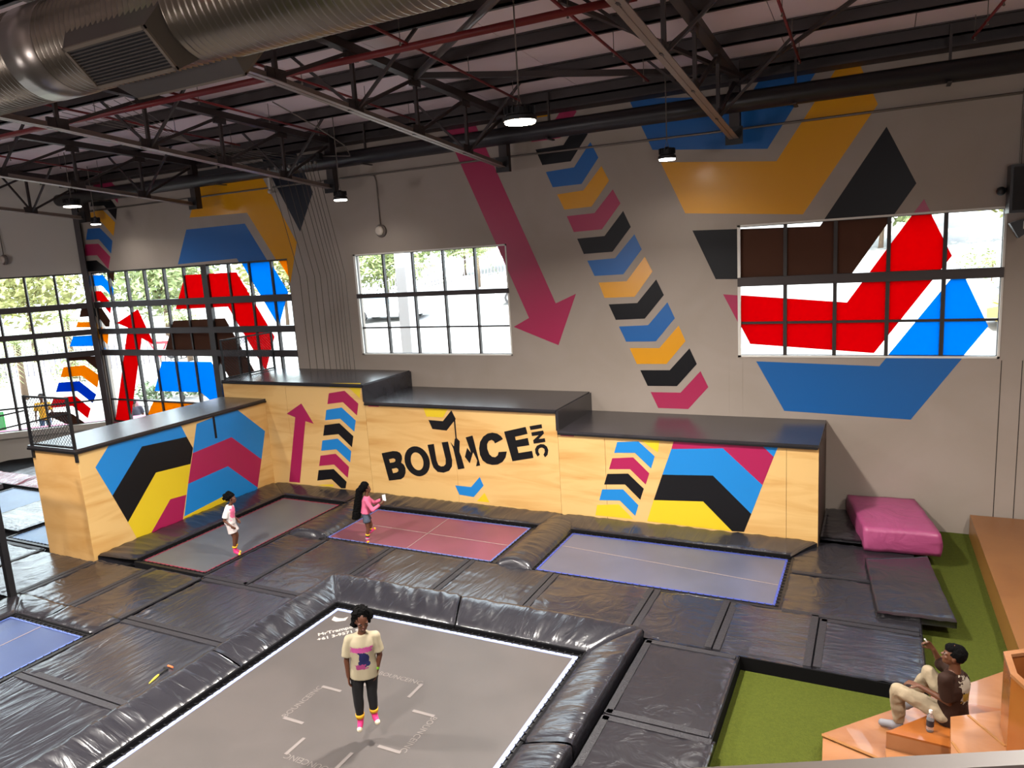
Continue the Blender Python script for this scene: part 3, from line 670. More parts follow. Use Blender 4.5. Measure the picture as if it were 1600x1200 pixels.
# steel-and-fabric body under the pads (black skirt)
dk = MB()
for q in ((-10.5, -8.05, 1.5, 8.2), (-8.4, -7.55, 1.5, 8.9), (-13.2, -10.5, 6.3, 8.2), (-16.4, -13.2, 5.2, 8.1), (-10.52, -8.0, 8.2, 10.3), (-8.0, -2.76, 8.27, 10.3), (-2.76, .58, 8.88, 10.3), (-9.72, -.5, 10.3, 10.36),
          (-3.3, -1.52, -1, 8.8), (-1.12, .6, 10.3, 13.0), (-1.1, -.3, 13, 14.55), (-5.8, -5.2, 10.4, 12.7), (-10.5, -9.75, 10.2, 12.7), (-13.2, -12.5, 8.2, 12.75), (-13.2, -.9, 12.3, 12.75), (-13.3, -12.5, 1.5, 6.4),
          (-18.0, -16.5, 7, 13.2), (-24, -16.4, 11.2, 14.5)):
    dk.box(q[0], q[1], q[2], q[3], -.32, -.075)
tag(dk.build('court_frame', skirtm), 'black fabric-skirted frame carrying the pads and trampolines', 'frame')

R = 'flat black pad between the big trampoline and the '
pad(-10.5, -9.45, 8.2, 10.3, 'flat black pad at the near right corner of the grey trampoline', seam=['x1', 'y0'], m=PB)
pad(-9.45, -8.0, 8.2, 10.36, 'black pad in front of the near left corner of the pink trampoline', seam=['x1', 'y0'], m=PC)
pad(-8.0, -6.3, 8.9, 10.38, R + 'middle of the pink trampoline', seam=['x0', 'x1'], m=PA)
pad(-6.3, -4.7, 8.9, 10.38, R + 'bolster dividing pink and blue trampolines', seam=['x0', 'x1'], m=PA)
pad(-4.7, -3.0, 8.9, 10.34, R + 'left half of the lavender trampoline', seam=['x0', 'x1'], m=PC)
pad(-3.0, -1.85, 8.87, 10.32, 'narrower black pad behind the far right corner of the big trampoline', seam=['x0', 'x1'], m=PC)
pad(-1.85, -.64, 8.85, 10.28, 'black pad whose near corner meets the far left corner of the near turf', seam=['x0', 'x1'], m=PB)
pad(-.64, .6, 8.87, 10.2, 'bluish lit black pad beside the seated man', seam=['x0', 'y1'], m=PB)
pad(-1.17, .6, 10.2, 11.55, 'black pad right of the lavender trampoline, partly under the loose mat', seam=['y0'], m=PC)
pad(-1.17, .6, 11.55, 13.0, 'black pad right of the lavender trampoline beside the end of the lowest block', seam=['y0'], m=PC)
pad(-.82, -.15, 13.0, 14.5, 'black pad in the dark corner between the lowest block and the pink foam block', m=PC, z1=.1)
pad(-10.42, -8.05, 1.8, 5.08, 'large black pad left of the big trampoline, nearest to the viewer', seam=['y1'], m=PA)
pad(-10.42, -8.05, 5.08, 6.66, 'black pad left of the big trampoline with the wristband on it', seam=['y0', 'y1'], m=PA)
pad(-10.42, -8.05, 6.66, 8.2, 'black pad left of the far left corner of the big trampoline', seam=['y0', 'y1'], m=PA)
pad(-11.75, -10.45, 6.6, 8.2, 'black pad in front of the grey trampoline, right one of two', seam=['x0', 'x1'], m=PC)
pad(-13.15, -11.75, 6.6, 8.1, 'black pad in front of the corner of the left block', seam=['x1', 'x0'], m=PC)
pad(-14.8, -13.15, 6.5, 8.02, 'wrinkled black pad in front of the end face of the left block', seam=['x1'], m=PC)
pad(-16.4, -14.8, 6.4, 8.1, 'wrinkled black pad behind the tall black post at far left', seam=['x1', 'y1'], m=PC)
pad(-16.4, -14.8, 4.6, 6.4, 'black pad at the picture edge beyond the steel platform', m=PC)
pad(-18.2, -16.45, 8.5, 11.0, 'pale lit pad strip between the two small blue trampolines at far left', seam=['y1'], m=PB, z1=.05)
pad(-18.2, -16.45, 11.0, 13.4, 'pad strip left of the left block towards the glazing', seam=['y0'], m=PB, z1=.05)
pad(-20.2, -18.2, 11.3, 13.8, 'shiny pad under the low white wall at far left', seam=['x0'], m=PA)
pad(-22.1, -20.2, 11.3, 13.8, 'shiny pad at the picture edge under the low white wall', seam=['x1'], m=PA)
# pads beside the turf
pad(-2.72, -1.5, 7.09, 8.84, 'long black pad between the raised edge roll and the turf, farther one', seam=['y0', 'x0', 'y1'], m=PC)
pad(-2.72, -1.45, 3.6, 7.09, 'long black pad between the raised edge roll and the turf, nearest one', seam=['y1', 'x0'], m=PC)
# skirts down to turf
MB().box(-1.505, -1.485, -1, 8.86, -.3, -.012).build('skirt', skirtm, None)['label'] = 'long black skirt of the deck along the left side of the near turf'
bpy.data.objects['skirt']['category'] = 'skirt'
s2 = MB().box(-1.5, .61, 8.84, 8.855, -.3, -.012).box(.598, .61, 8.855, 13.0, -.3, -.012).build('skirt', skirtm)
tag(s2, 'black skirt of the deck along the far side of the near turf', 'skirt')

# raised rolls: section from the bed edge up to a ridge and down again behind
def roll(i0, i1, o0, o1, label, ridge=.17, back='soft', zin=-.02, m=None, n=40, group='raised edge rolls', bw=.16):
    i0, i1, o0, o1 = [Vector((p[0], p[1], 0)) for p in (i0, i1, o0, o1)]
    along = (i1 - i0).normalized(); out = (o0 - i0); out = (out - along * out.dot(along)).normalized()
    sd = rnd.random() * 99; K = 14; L = (i1 - i0).length; nn = max(12, int(L / .05))
    prof = [(0, -.12), (0, zin + .0), (.05, zin + .05), (.25, ridge * .42), (.5, ridge * .72), (.75, ridge * .93), (.92, ridge), (1.0, ridge * .985)]
    if back == 'soft': prof += [(1.0 + bw * .5, ridge * .72), (1.0 + bw, ridge * .3), (1.0 + bw * 1.4, .0), (1.0 + bw * 1.4, -.06)]
    else: prof += [(1.03, ridge * .9), (1.035, ridge * .5), (1.035, -.05)]
    vs = []
    for i in range(nn + 1):
        t = i / nn; a = i0.lerp(i1, t); c = o0.lerp(o1, t); w = (c - a); ed = min(t, 1 - t) * L
        for k, (s, z) in enumerate(prof):
            p = a + w * min(s, 1.0) + (out * (s - 1.0) * w.length if s > 1 else Vector())
            wr = (.022 * noise.noise(Vector((t * L * 9 + s * 1.2, s * 1.3, sd))) + .010 * noise.noise(Vector((t * L * 2.2, s * 1.5, sd + 5)))) * (1 if 2 < k < 9 else .2)
            p.z = z + wr - (.03 * math.exp(-ed / .02) if k > 1 else 0)
            vs.append(p)
    P = len(prof)
    fs = [(i * P + k, i * P + k + 1, (i + 1) * P + k + 1, (i + 1) * P + k) for i in range(nn) for k in range(P - 1)]
    fs += [tuple(range(P)), tuple(nn * P + k for k in range(P))[::-1]]
    if along.cross(out).z > 0: fs = [f[::-1] for f in fs]
    o = MB().add(vs, fs).build('edge_roll', m or PC, smooth=True)
    fw = out * -.006
    sk = MB(); qs = [i0 + fw, i1 + fw, i1 + fw + out * .03, i0 + fw + out * .03]
    sk.add([(p.x, p.y, z) for z in (-.12, zin + .045) for p in qs], [(3, 2, 1, 0), (4, 5, 6, 7), (0, 1, 5, 4), (1, 2, 6, 5), (2, 3, 7, 6), (3, 0, 4, 7)])
    sk.build('lower_skirt', skirtm, o)
    tag(o, label, 'pad', group); return o
BXL, BXR, BYF = -7.50, -3.35, 8.21
roll((BXL, 2.0), (BXL, 6.28), (-8.05, 2.0), (-8.05, 6.28), 'raised black edge roll left of the big trampoline, nearest part', m=PB)
roll((BXL, 6.3), (BXL, BYF), (-8.05, 6.3), (-8.05, 8.84), 'raised black edge roll left of the big trampoline, bluish lit far part', m=PB)
roll((BXL, BYF), (-5.36, BYF), (-8.05, 8.84), (-5.6, 8.84), 'raised black edge roll behind the big trampoline, left part', m=PA)
roll((-5.34, BYF), (BXR, BYF), (-5.58, 8.84), (-2.78, 8.84), 'raised black edge roll behind the big trampoline, right part', m=PA)
roll((BXR, 6.3), (BXR, BYF), (-2.78, 6.3), (-2.78, 8.84), 'bright bluish edge roll right of the big trampoline, farther part', back='hard', m=PB)
roll((BXR, 2.0), (BXR, 6.28), (-2.78, 2.0), (-2.78, 6.28), 'bright bluish edge roll right of the big trampoline, nearest part', back='hard', m=PB)
# wedge pads at the foot of the blocks
W_ = dict(ridge=.10, group='wedge pads at the foot of the blocks', bw=.01)
roll((-12.35, 8.35), (-12.35, 12.16), (-13.17, 8.1), (-13.17, 12.73), 'dark wedge pad at the foot of the left block', m=PB, **W_)
roll((-12.35, 12.16), (-10.6, 12.16), (-13.17, 12.73), (-10.4, 12.73), 'dark wedge pad under the magenta arrow and chevron column', m=PA, **W_)
roll((-10.58, 12.16), (-5.8, 12.16), (-10.38, 12.73), (-5.5, 12.73), 'long wrinkled wedge pad under the big black word', m=PA, **W_)
roll((-5.13, 12.16), (-1.22, 12.16), (-5.48, 12.73), (-.85, 12.73), 'long wrinkled wedge pad at the foot of the lowest block', m=PA, **W_)
# bolsters between the far trampolines
def bolster(x0, x1, y0, y1, h, label, m=PB):
    def f(u, v):
        x = x0 + (x1 - x0) * u; y = y0 + (y1 - y0) * v; e = min(y - y0, y1 - y)
        return (x, y, -.06 + (h + .06) * (max(0, math.sin(math.pi * u)) ** .42) * min(1, e / .09) ** .5 + .014 * noise.noise(Vector((x * 1.5, y * 9, 2))))
    vs, fs = grid_mesh(14, 60, f)
    n = 61
    o = MB().add(vs, [q[::-1] for q in fs]).build('bolster_pad', m, smooth=True); return tag(o, label, 'pad', 'bolsters between trampolines')
bolster(-5.85, -5.12, 10.36, 12.72, .12, 'rounded black bolster between the pink and lavender trampolines')
bolster(-10.58, -9.62, 10.36, 12.3, .08, 'low black bolster between the grey and pink trampolines')

# trampolines
def trampoline(x0, x1, y0, y1, c, label, edge, zc=-.03, seams=(), sag=0, rough=.36, gap=.05, ew=.06):
    r = empty('trampoline', ((x0 + x1) / 2, (y0 + y1) / 2, -.1), label, 'trampoline')
    bm = mat('bed_' + c, c, rough, spec=.5, bump=((220, 220, 220), .35, .004), var=(''.join('%02x' % min(255, int(int(c[i:i + 2], 16) * 1.13)) for i in (0, 2, 4)), (1.1, 1.1, 1.1), .35, .7))
    def f(u, v):
        s = math.sin(math.pi * u) * math.sin(math.pi * v)
        return (x0 + gap + (x1 - x0 - 2 * gap) * u, y0 + gap + (y1 - y0 - 2 * gap) * v, zc - sag * s)
    vs, fs = grid_mesh(24, 24, f); MB().add(vs, [q[::-1] for q in fs]).build('jump_bed', bm, r, smooth=True)
    em = mat('webbing_' + edge, edge, .5)
    a0, a1, b0, b1 = x0 + gap, x1 - gap, y0 + gap, y1 - gap
    for q in ((a0, a1, b0, b0 + ew), (a0, a1, b1 - ew, b1), (a0, a0 + ew, b0 + ew, b1 - ew), (a1 - ew, a1, b0 + ew, b1 - ew)):
        bx('webbing', em, q[0], q[1], q[2], q[3], zc + .001, zc + .006, r)
    fr = MB()
    for q in ((x0 - .06, x1 + .06, y0 - .06, y0), (x0 - .06, x1 + .06, y1, y1 + .06), (x0 - .06, x0, y0, y1), (x1, x1 + .06, y0, y1)): fr.box(q[0], q[1], q[2], q[3], -.2, -.02)
    for q in ((x0, x1, y0, y0 + gap + .01), (x0, x1, y1 - gap - .01, y1), (x0, x0 + gap + .01, y0, y1), (x1 - gap - .01, x1, y0, y1)): fr.box(q[0], q[1], q[2], q[3], zc - .05, zc - .012)
    fr.build('frame', blackm, r)
    # springs all round, joined: hundreds of tiny coils
    sp = MB(); n = int((x1 - x0) / .11)
    for i in range(n):
        x = x0 + .08 + i * (x1 - x0 - .16) / (n - 1)
        for ya, yb in ((y0, y0 + gap + .01), (y1, y1 - gap - .01)): sp.bar((x, ya, zc), (x, yb, zc + .004), .022, .012)
    n = int((y1 - y0) / .11)
    for i in range(n):
        y = y0 + .08 + i * (y1 - y0 - .16) / (n - 1)
        for xa, xb in ((x0, x0 + gap + .01), (x1, x1 - gap - .01)): sp.bar((xa, y, zc), (xb, y, zc + .004), .022, .012)
    tag(sp.build('springs', blackm, r), kind='stuff')
    for (p, q) in seams:
        MB().bar((p[0], p[1], zc + .003), (q[0], q[1], zc + .003), .014, .004).build('bed_seam', mat('bed_seam_thread', '8e7e78', .6), r)
    return r, bm
big, _ = trampoline(BXL - .02, BXR + .02, 2.2, BYF + .02, '433d3a', 'very large grey brown trampoline in the foreground under the standing girl', '8c98c8', gap=.09, ew=.06, rough=.5)
trampoline(-12.35, -10.6, 8.35, 12.14, '4d5053', 'narrow grey trampoline beside the left block under the child in white', '842a3c', ew=.028)
trampoline(-9.66, -5.9, 10.4, 12.16, '6c3a49', 'pink trampoline in front of the middle block', '5664a0', seams=[((-9.6, 11.3), (-5.95, 11.2)), ((-7.75, 10.45), (-7.8, 12.1))], ew=.035)
trampoline(-5.13, -1.2, 10.36, 12.16, '50515f', 'lavender grey trampoline in front of the lowest block', '3c4a98', seams=[((-5.08, 11.5), (-1.25, 11.1))], ew=.035)
trampoline(-12.45, -10.52, 1.8, 6.12, '2d385c', 'blue trampoline cut by the lower left picture edge', '5062a0', seams=[((-11.5, 1.85), (-11.55, 6.05))], ew=.03)
trampoline(-16.4, -14.75, 8.25, 13.4, '4a6c92', 'blue trampoline just behind the end of the left block', '6f86a8', ew=.03)
trampoline(-20.3, -18.3, 8.2, 10.62, '4a6c92', 'small blue trampoline farthest left beyond the pale pad strip', '6f86a8', ew=.03)
pkv = vinyl('pink_vinyl', '7c2f3c', '883a48', (9, 2, 2))
roll((-20.3, 10.66), (-18.25, 10.66), (-20.3, 11.25), (-18.25, 11.25), 'dusty pink edge roll behind the farthest left trampoline', m=pkv, ridge=.1)
roll((-22.4, 10.66), (-20.32, 10.66), (-22.4, 11.25), (-20.32, 11.25), 'dusty pink edge roll at the left picture edge', m=pkv, ridge=.1)
# lip pads sloping to the lower left trampoline
roll((-12.4, 6.15), (-11.78, 6.15), (-13.1, 6.62), (-11.78, 6.62), 'dark sloping pad at the far left corner of the lower left blue trampoline', ridge=.02, bw=.01, zin=-.05, group='sloping pads at the lower left trampoline')
roll((-11.76, 6.15), (-10.5, 6.15), (-11.76, 6.62), (-10.44, 6.62), 'wrinkled sloping pad at the far right corner of the lower left blue trampoline', ridge=.02, bw=.01, zin=-.05, group='sloping pads at the lower left trampoline')
roll((-12.4, 2.0), (-12.4, 6.15), (-13.1, 2.0), (-13.1, 6.62), 'dark sloping pad left of the lower left blue trampoline', ridge=.02, bw=.01, zin=-.05, group='sloping pads at the lower left trampoline')

# print on the big bed
printm = mat('bed_print', '6c6460', .6); printl = mat('bed_print_light', 'a8a098', .6)
def text(s, loc, rz, size, m, name, parent, bold=0.0, ex=.0006):
    c = bpy.data.curves.new(name, 'FONT'); c.body = s; c.size = size; c.extrude = ex; c.offset = bold; c.align_x = 'CENTER'; c.align_y = 'CENTER'; c.resolution_u = 2
    t = bpy.data.objects.new(name, c); COL.objects.link(t); dg = bpy.context.evaluated_depsgraph_get()
    me = bpy.data.meshes.new_from_object(t.evaluated_get(dg)); bpy.data.objects.remove(t)
    me.transform(Matrix.Translation(loc) @ Matrix.Rotation(rz, 4, 'Z'))
    me.materials.clear()
    return link_mesh(me, name, m, parent)
cxb, cyb, zp = -5.37, 6.03, -.027
for k in range(4):
    a = k * math.pi / 2
    c, s = math.cos(a), math.sin(a)
    text('BOUNCEINC', (cxb - s * .85, cyb + c * .85, zp), a, .115, printm, 'bed_lettering', big, .0)
    for t in (-.34, .34):
        w = MB(); 
        pts = [(t - .022, .84), (t + .022, .84), (t + .022, .54), (t - .022, .54)]
        vs = [(cxb + c * x - s * y, cyb + s * x + c * y, z) for z in (zp - .001, zp + .001) for x, y in pts]
        w.add(vs, [(0, 1, 2, 3), (7, 6, 5, 4), (0, 4, 5, 1), (1, 5, 6, 2), (2, 6, 7, 3), (3, 7, 4, 0)]).build('corner_mark', printm, big)
text('MrTrampoline', (-6.93, 7.62, zp), .83, .115, printl, 'bed_lettering', big, .003)
text('+61 3-9571 97', (-6.85, 7.50, zp), .83, .11, printl, 'bed_lettering', big, .003)
MB().prism([(-7.26, 7.80), (-7.16, 7.78), (-7.05, 7.86), (-7.08, 7.97), (-7.12, 7.9), (-7.2, 7.88), (-7.3, 7.9)], lambda u, v, t: Vector((u, v, zp + t)), -.001, .001).build('jumper_logo', printl, big)

# loose mat and pink foam block
lm = pad(0, 1, 0, 1, 'loose black folding mat lying askew over the pads and turf', z1=.085, th=.10, m=PC, group=None, name='loose_mat')
q = [Vector((-.11, 12.3)), Vector((.08, 10.45)), Vector((1.02, 10.5)), Vector((.78, 12.7))]
for v in lm.data.vertices:
    p = v.co + lm.location; a = q[0].lerp(q[3], p.x); b_ = q[1].lerp(q[2], p.x); c = b_.lerp(a, p.y); v.co = Vector((c.x, c.y, p.z)) - lm.location
pinkm = mat('pink_vinyl_block', 'a04872', .42, bump=((2.2, 2.2, 2.2), .6, .04, 1.5), var=('964068', (1.3, 1.3, 1.3), .35, .7))
def soft_block(name, c, hx, hy, z0, z1, rot, m, label, cat):
    n = 16; b = MB(); vs = {}
    def P(i, j, k):
        key = (i, j, k)
        if key not in vs:
            u, v, w = i / n * 2 - 1, j / n * 2 - 1, k / 6 * 2 - 1
            x = hx * u; y = hy * v; z = z0 + (z1 - z0) * (w + 1) / 2
            bul = .03 * (1 - u * u) * (1 - v * v) * (1 if w > 0 else 0) + .01 * noise.noise(Vector((x * 3, y * 3, z * 5)))
            side = .018 * (1 - w * w)
            x += side * u + .02 * noise.noise(Vector((y * 4, z * 4, 1))) * abs(u) ** 8; y += side * v + .025 * noise.noise(Vector((x * 4 + z * 5, z * 4, 5))) * abs(v) ** 8
            z += bul
            x += -.115 * (y / hy)
            X = c[0] + x * math.cos(rot) - y * math.sin(rot); Y = c[1] + x * math.sin(rot) + y * math.cos(rot)
            vs[key] = len(b.v); b.v.append((X, Y, z))
        return vs[key]
    for k in (0, 6):
        for i in range(n):
            for j in range(n):
                f = (P(i, j, k), P(i + 1, j, k), P(i + 1, j + 1, k), P(i, j + 1, k)); b.f.append(f if k else f[::-1])
    for k in range(6):
        for i in range(n):
            b.f.append((P(i, 0, k), P(i + 1, 0, k), P(i + 1, 0, k + 1), P(i, 0, k + 1))); b.f.append((P(i + 1, n, k), P(i, n, k), P(i, n, k + 1), P(i + 1, n, k + 1)))
            b.f.append((P(0, i + 1, k), P(0, i, k), P(0, i, k + 1), P(0, i + 1, k + 1))); b.f.append((P(n, i, k), P(n, i + 1, k), P(n, i + 1, k + 1), P(n, i, k + 1)))
    o = b.build(name, m, smooth=True); return tag(o, label, cat)
pb_ = soft_block('foam_block', (.26, 13.66), .555, .84, .012, .40, .06, pinkm, 'thick magenta pink foam block on the pads by the wall', 'foam block')

# wristband / strap left on the pad
sp_ = [(-8.385,5.54),(-8.423,5.662),(-8.445,5.73),(-8.454,5.832),(-8.454,5.876),(-8.521,5.872),(-8.514,5.932),(-8.413,5.927)]
sb = MB().tube([(x, y, .012 + .006 * (i % 2)) for i, (x, y) in enumerate(sp_[2:6])], .011, 6).build('dropped_strap', mat('strap_black', '121112', .6))
tag(sb, 'small black strap with yellow and orange ends dropped on the pad', 'strap')
MB().tube([(x, y, .014) for x, y in sp_[:3]], [.006, .016, .012], 6).build('yellow_tab', mat('tab_yellow', 'c9b23a', .6), sb)
MB().tube([(x, y, .016) for x, y in sp_[6:8]], .013, 6).build('orange_tab', mat('tab_orange', 'd2683c', .6), sb)

# ================================================================ PLYWOOD SEATING AND PLATFORM AT RIGHT
pm = mat('ply_seat', '9c6c48', .22, spec=.6, coat=.25, var=('85542e', (1.2, 3.0, 1.0), .35, .7))
po = mat('ply_orange_lit', '925424', .22, spec=.6, coat=.3, var=('84481a', (1.2, 3.0, 1.0), .35, .7))  # plywood with the orange light on its faces put into the colour
stripm = mat('ply_edge', '8e6030', .35)
pl = empty('plywood_platform', (2.2, 12.5, -.19), 'raised plywood platform along the right side behind the turf', 'platform')
pe = [(1.521,14.347),(1.521,9.744)]
a0, a1 = Vector((1.52, 14.35)), Vector((1.62, 9.6))
MB().prism([(1.52, 14.5), (1.60, 9.2), (2.6, 9.2), (2.6, 14.5)], lambda u, v, t: Vector((u, v, t)), .17, .2).build('deck_board', ply2, pl)
MB().prism([(2.61, 14.5), (2.61, 9.2), (5.0, 9.2), (5.0, 14.5)], lambda u, v, t: Vector((u, v, t)), .17, .2).build('deck_board', ply2, pl)
MB().prism([(1.52, 14.5), (1.60, 9.2), (1.63, 9.2), (1.55, 14.5)], lambda u, v, t: Vector((u, v, t)), -.19, .17).build('edge_board', stripm, pl)
MB().prism([(1.6, 14.45), (1.7, 9.25), (4.9, 9.25), (4.9, 14.45)], lambda u, v, t: Vector((u, v, t)), -.19, .165).build('body', blackm, pl)
UP = lambda u, v, t: Vector((u, v, t))
V3 = lambda x, y, z=0: Vector((x, y, z))
t1 = empty('plywood_step', (.6, 7.6, -.19), 'lowest faceted plywood step with the man\'s foot on it', 'step')
T1 = [(-.44, 7.60), (.13, 7.38), (.6, 6.2), (2.6, 6.2), (2.6, 10.8), (1.4, 9.54)]
MB().prism([(-.44, 7.60), (1.4, 9.54), (.62, 8.0), (.15, 7.40)], UP, -.02, .0).build('top_panel', pm, t1)
MB().prism([(.62, 8.0), (1.4, 9.54), (2.6, 10.8), (2.6, 6.2), (1.0, 6.2)], UP, -.02, .0).build('top_panel', pm, t1)
MB().prism([(-.43, 7.59), (1.4, 9.53), (2.55, 10.7), (2.6, 5), (-.3, 5.0)], UP, -.19, -.02).build('body', pm, t1)
MB().prism([(-.44, 7.60), (.15, 7.40), (.16, 7.36), (-.44, 7.56)], UP, -.0, .006).build('edge_strip', stripm, t1)
MB().prism([(-.42, 7.55), (.14, 7.36), (.2, 5.4), (-.3, 5.4)], UP, -.06, -.012).build('front_panel', pm, t1)
t2 = empty('plywood_step', (.8, 7.4, 0), 'orange-lit plywood step the man sits on, bottle beside him', 'step')
MB().prism([(.16, 7.31), (.53, 7.73), (.95, 8.1), (1.9, 8.1), (1.9, 6.5), (.69, 7.28)], UP, .355, .375).build('top_panel', po, t2)
MB().prism([(.16, 7.31), (.53, 7.73), (.95, 8.1), (1.9, 8.1), (1.9, 6.5), (.69, 7.28)], UP, 0, .354).build('body', pm, t2)
MB().prism([(.155, 7.30), (.69, 7.27), (1.9, 6.5), (1.9, 5.2), (.3, 5.2)], UP, -.02, .2).build('lower_body', pm, t2)
t3 = empty('plywood_step', (.9, 6.9, .37), 'upper plywood step right of the bottle with diagonal edge strips', 'step')
Q3 = [(.675, 7.14), (1.12, 7.42), (1.8, 7.5), (1.8, 5.4), (.62, 5.4), (.64, 6.6)]
MB().prism(Q3, UP, .755, .775).build('top_panel', pm, t3)
MB().prism(Q3, UP, .2, .754).build('body', po, t3)
for a, c in (((.82, 7.22), (1.06, 6.85)), ((.66, 6.75), (.78, 6.4))): MB().bar((a[0], a[1], .778), (c[0], c[1], .778), .022, .008).build('edge_strip', stripm, t3)
tb = empty('plywood_bin', (1.3, 7.2, .2), 'tall open-topped plywood box at the lower right corner', 'box')
o0 = [(1.05, 7.16), (1.75, 7.62), (2.0, 6.7), (1.06, 6.78)]
ZB = 1.5
def hexbox(out, w):
    c = Vector((sum(p[0] for p in out) / len(out), sum(p[1] for p in out) / len(out))); return [tuple(Vector(p).lerp(c, w)) for p in out]
OUT = [(1.05, 7.15), (1.45, 7.42), (1.9, 7.35), (1.9, 6.3), (1.17, 6.52), (1.055, 6.79)]
INN = hexbox(OUT, .14)
n = len(OUT)
for i in range(n):
    j = (i + 1) % n
    MB().prism([OUT[i], OUT[j], INN[j], INN[i]], UP, ZB - .03, ZB).build('rim_board', pm, tb)
    o2 = hexbox(OUT, .02); i2 = hexbox(OUT, .10)
    MB().prism([o2[i], o2[j], i2[j], i2[i]], UP, .2, ZB - .03).build('side_panel', po, tb)
MB().prism(hexbox(OUT, .1), UP, ZB - .35, ZB - .33).build('inner_floor', mat('dark_wood', '5c3c18', .6), tb)
# bottle
bc = Vector((.54, 7.47, .375))
bo = MB().lathe(bc, [(.03, 0), (.034, .01), (.033, .07), (.034, .13), (.028, .165), (.013, .19), (.013, .2)], 16).build('water_bottle', None, smooth=True)
bm_ = bpy.data.materials.new('clear_plastic'); bm_.use_nodes = True
pr = bm_.node_tree.nodes['Principled BSDF']; pr.inputs['Transmission Weight'].default_value = .85; pr.inputs['Roughness'].default_value = .06; pr.inputs['IOR'].default_value = 1.2; pr.inputs['Base Color'].default_value = (.95, .97, 1, 1)
bo.data.materials.append(bm_); tag(bo, 'clear water bottle with white cap standing beside the seated man', 'bottle')
MB().lathe(bc, [(.0345, .06), (.0345, .125)], 16).build('bottle_label', mat('bottle_dark_label', '22222a', .5), bo)
MB().lathe(bc, [(.016, .2), (.016, .225)], 14).build('bottle_cap', mat('cap_white', 'e8e6e2', .4), bo)
# crumpled bag and shoe beyond
cp = MB(); vs, fs = grid_mesh(14, 10, lambda u, v: (1.02 + .30 * u + .02 * noise.noise(Vector((u * 6, v * 6, 1))), 8.02 + .24 * v + .03 * noise.noise(Vector((u * 7, v * 5, 4))), .004 + .11 * math.sin(math.pi * u) * math.sin(math.pi * v) * (1 + .8 * noise.noise(Vector((u * 5, v * 5, 3))))))
tag(cp.add(vs, [q[::-1] for q in fs]).build('paper_bag', mat('kraft', 'd8a878', .8, bump=((25, 25, 25), .8, .02)), smooth=True), 'crumpled tan paper bag on the lowest step behind the man', 'bag')
vs, fs = grid_mesh(12, 6, lambda u, v: (.98 + .26 * u, 7.86 + .09 * v, .003 + .06 * (math.sin(math.pi * v) ** .5) * (math.sin(math.pi * min(1, u * .9 + .08)) ** .5) * (1.3 - .7 * u)))
tag(MB().add(vs, [q[::-1] for q in fs]).build('shoe', mat('dark_shoe', '1d1f26', .7), smooth=True), 'small dark shoe on the step beside the paper bag', 'shoe')

# balcony parapet just under the camera
pa0, pa1 = V3(-1.60, .056), V3(.90, 1.296)
pd_ = (pa1 - pa0).normalized(); pn_ = Vector((pd_.y, -pd_.x, 0))
def slab(d0, d1, z0, z1):
    b = MB(); q = [pa0 + pn_ * d0, pa1 + pn_ * d0, pa1 + pn_ * d1, pa0 + pn_ * d1]
    return b.add([(v.x, v.y, z) for z in (z0, z1) for v in q], [(3, 2, 1, 0), (4, 5, 6, 7), (0, 1, 5, 4), (1, 2, 6, 5), (2, 3, 7, 6), (3, 0, 4, 7)])
par = slab(.002, .022, 3.6, 4.585).build('balcony_parapet', mat('parapet_dark', '2e2a28', .6))
tag(par, 'balcony rail close to the camera along the lower right edge', 'rail')
slab(0, .024, 4.585, 4.6).build('rail_cap', mat('parapet_cap', '6a6058', .5), par)

# ================================================================ PEOPLE
def V(*a): return Vector(a)
def sphere_v(c, r, rot=None, n=14, m=10):
    """ellipsoid: r = (rx, ry, rz) along the columns of rot"""
    vs = []; fs = []
    rot = rot or Matrix.Identity(3)
    for i in range(m + 1):
        th = math.pi * i / m
        for j in range(n):
            ph = 2 * math.pi * j / n
            vs.append(tuple(Vector(c) + rot @ Vector((r[0] * math.sin(th) * math.cos(ph), r[1] * math.sin(th) * math.sin(ph), r[2] * math.cos(th)))))
    for i in range(m):
        for j in range(n): fs.append((i * n + j, (i + 1) * n + j, (i + 1) * n + (j + 1) % n, i * n + (j + 1) % n))
    return vs, fs
def loft(mb, secs, n=20):
    """secs = [(centre, a_vec, b_vec)]"""
    k = len(mb.v)
    for c, a, b in secs:
        for j in range(n):
            t = 2 * math.pi * j / n; mb.v.append(tuple(Vector(c) + Vector(a) * math.cos(t) + Vector(b) * math.sin(t)))
    for i in range(len(secs) - 1):
        for j in range(n):
            q = k + i * n + j; r = k + i * n + (j + 1) % n; mb.f.append((q, r, r + n, q + n))
    mb.f.append(tuple(k + j for j in range(n))[::-1]); mb.f.append(tuple(k + (len(secs) - 1) * n + j for j in range(n)))
def capsule(mb, p, q, r1, r2):
    mb.tube([p, q], [r1, r2], 14); mb.add(*sphere_v(p, (r1,) * 3)); mb.add(*sphere_v(q, (r2,) * 3))
def remesh(mb, name, m, parent, voxel, smooth=3, fn=None):
    me = bpy.data.meshes.new(name); me.from_pydata(mb.v, [], mb.f); me.update()
    o = bpy.data.objects.new(name, me); COL.objects.link(o)
    md = o.modifiers.new('r', 'REMESH'); md.mode = 'VOXEL'; md.voxel_size = voxel
    ms = o.modifiers.new('s', 'SMOOTH'); ms.iterations = smooth; ms.factor = .5
    dg = bpy.context.evaluated_depsgraph_get(); m2 = bpy.data.meshes.new_from_object(o.evaluated_get(dg))
    bpy.data.objects.remove(o)
    if fn:
        for v in m2.vertices: v.co = fn(v.co.copy())
    m2.materials.clear(); m2.name = name
    return link_mesh(m2, name, m, parent, smooth=True)
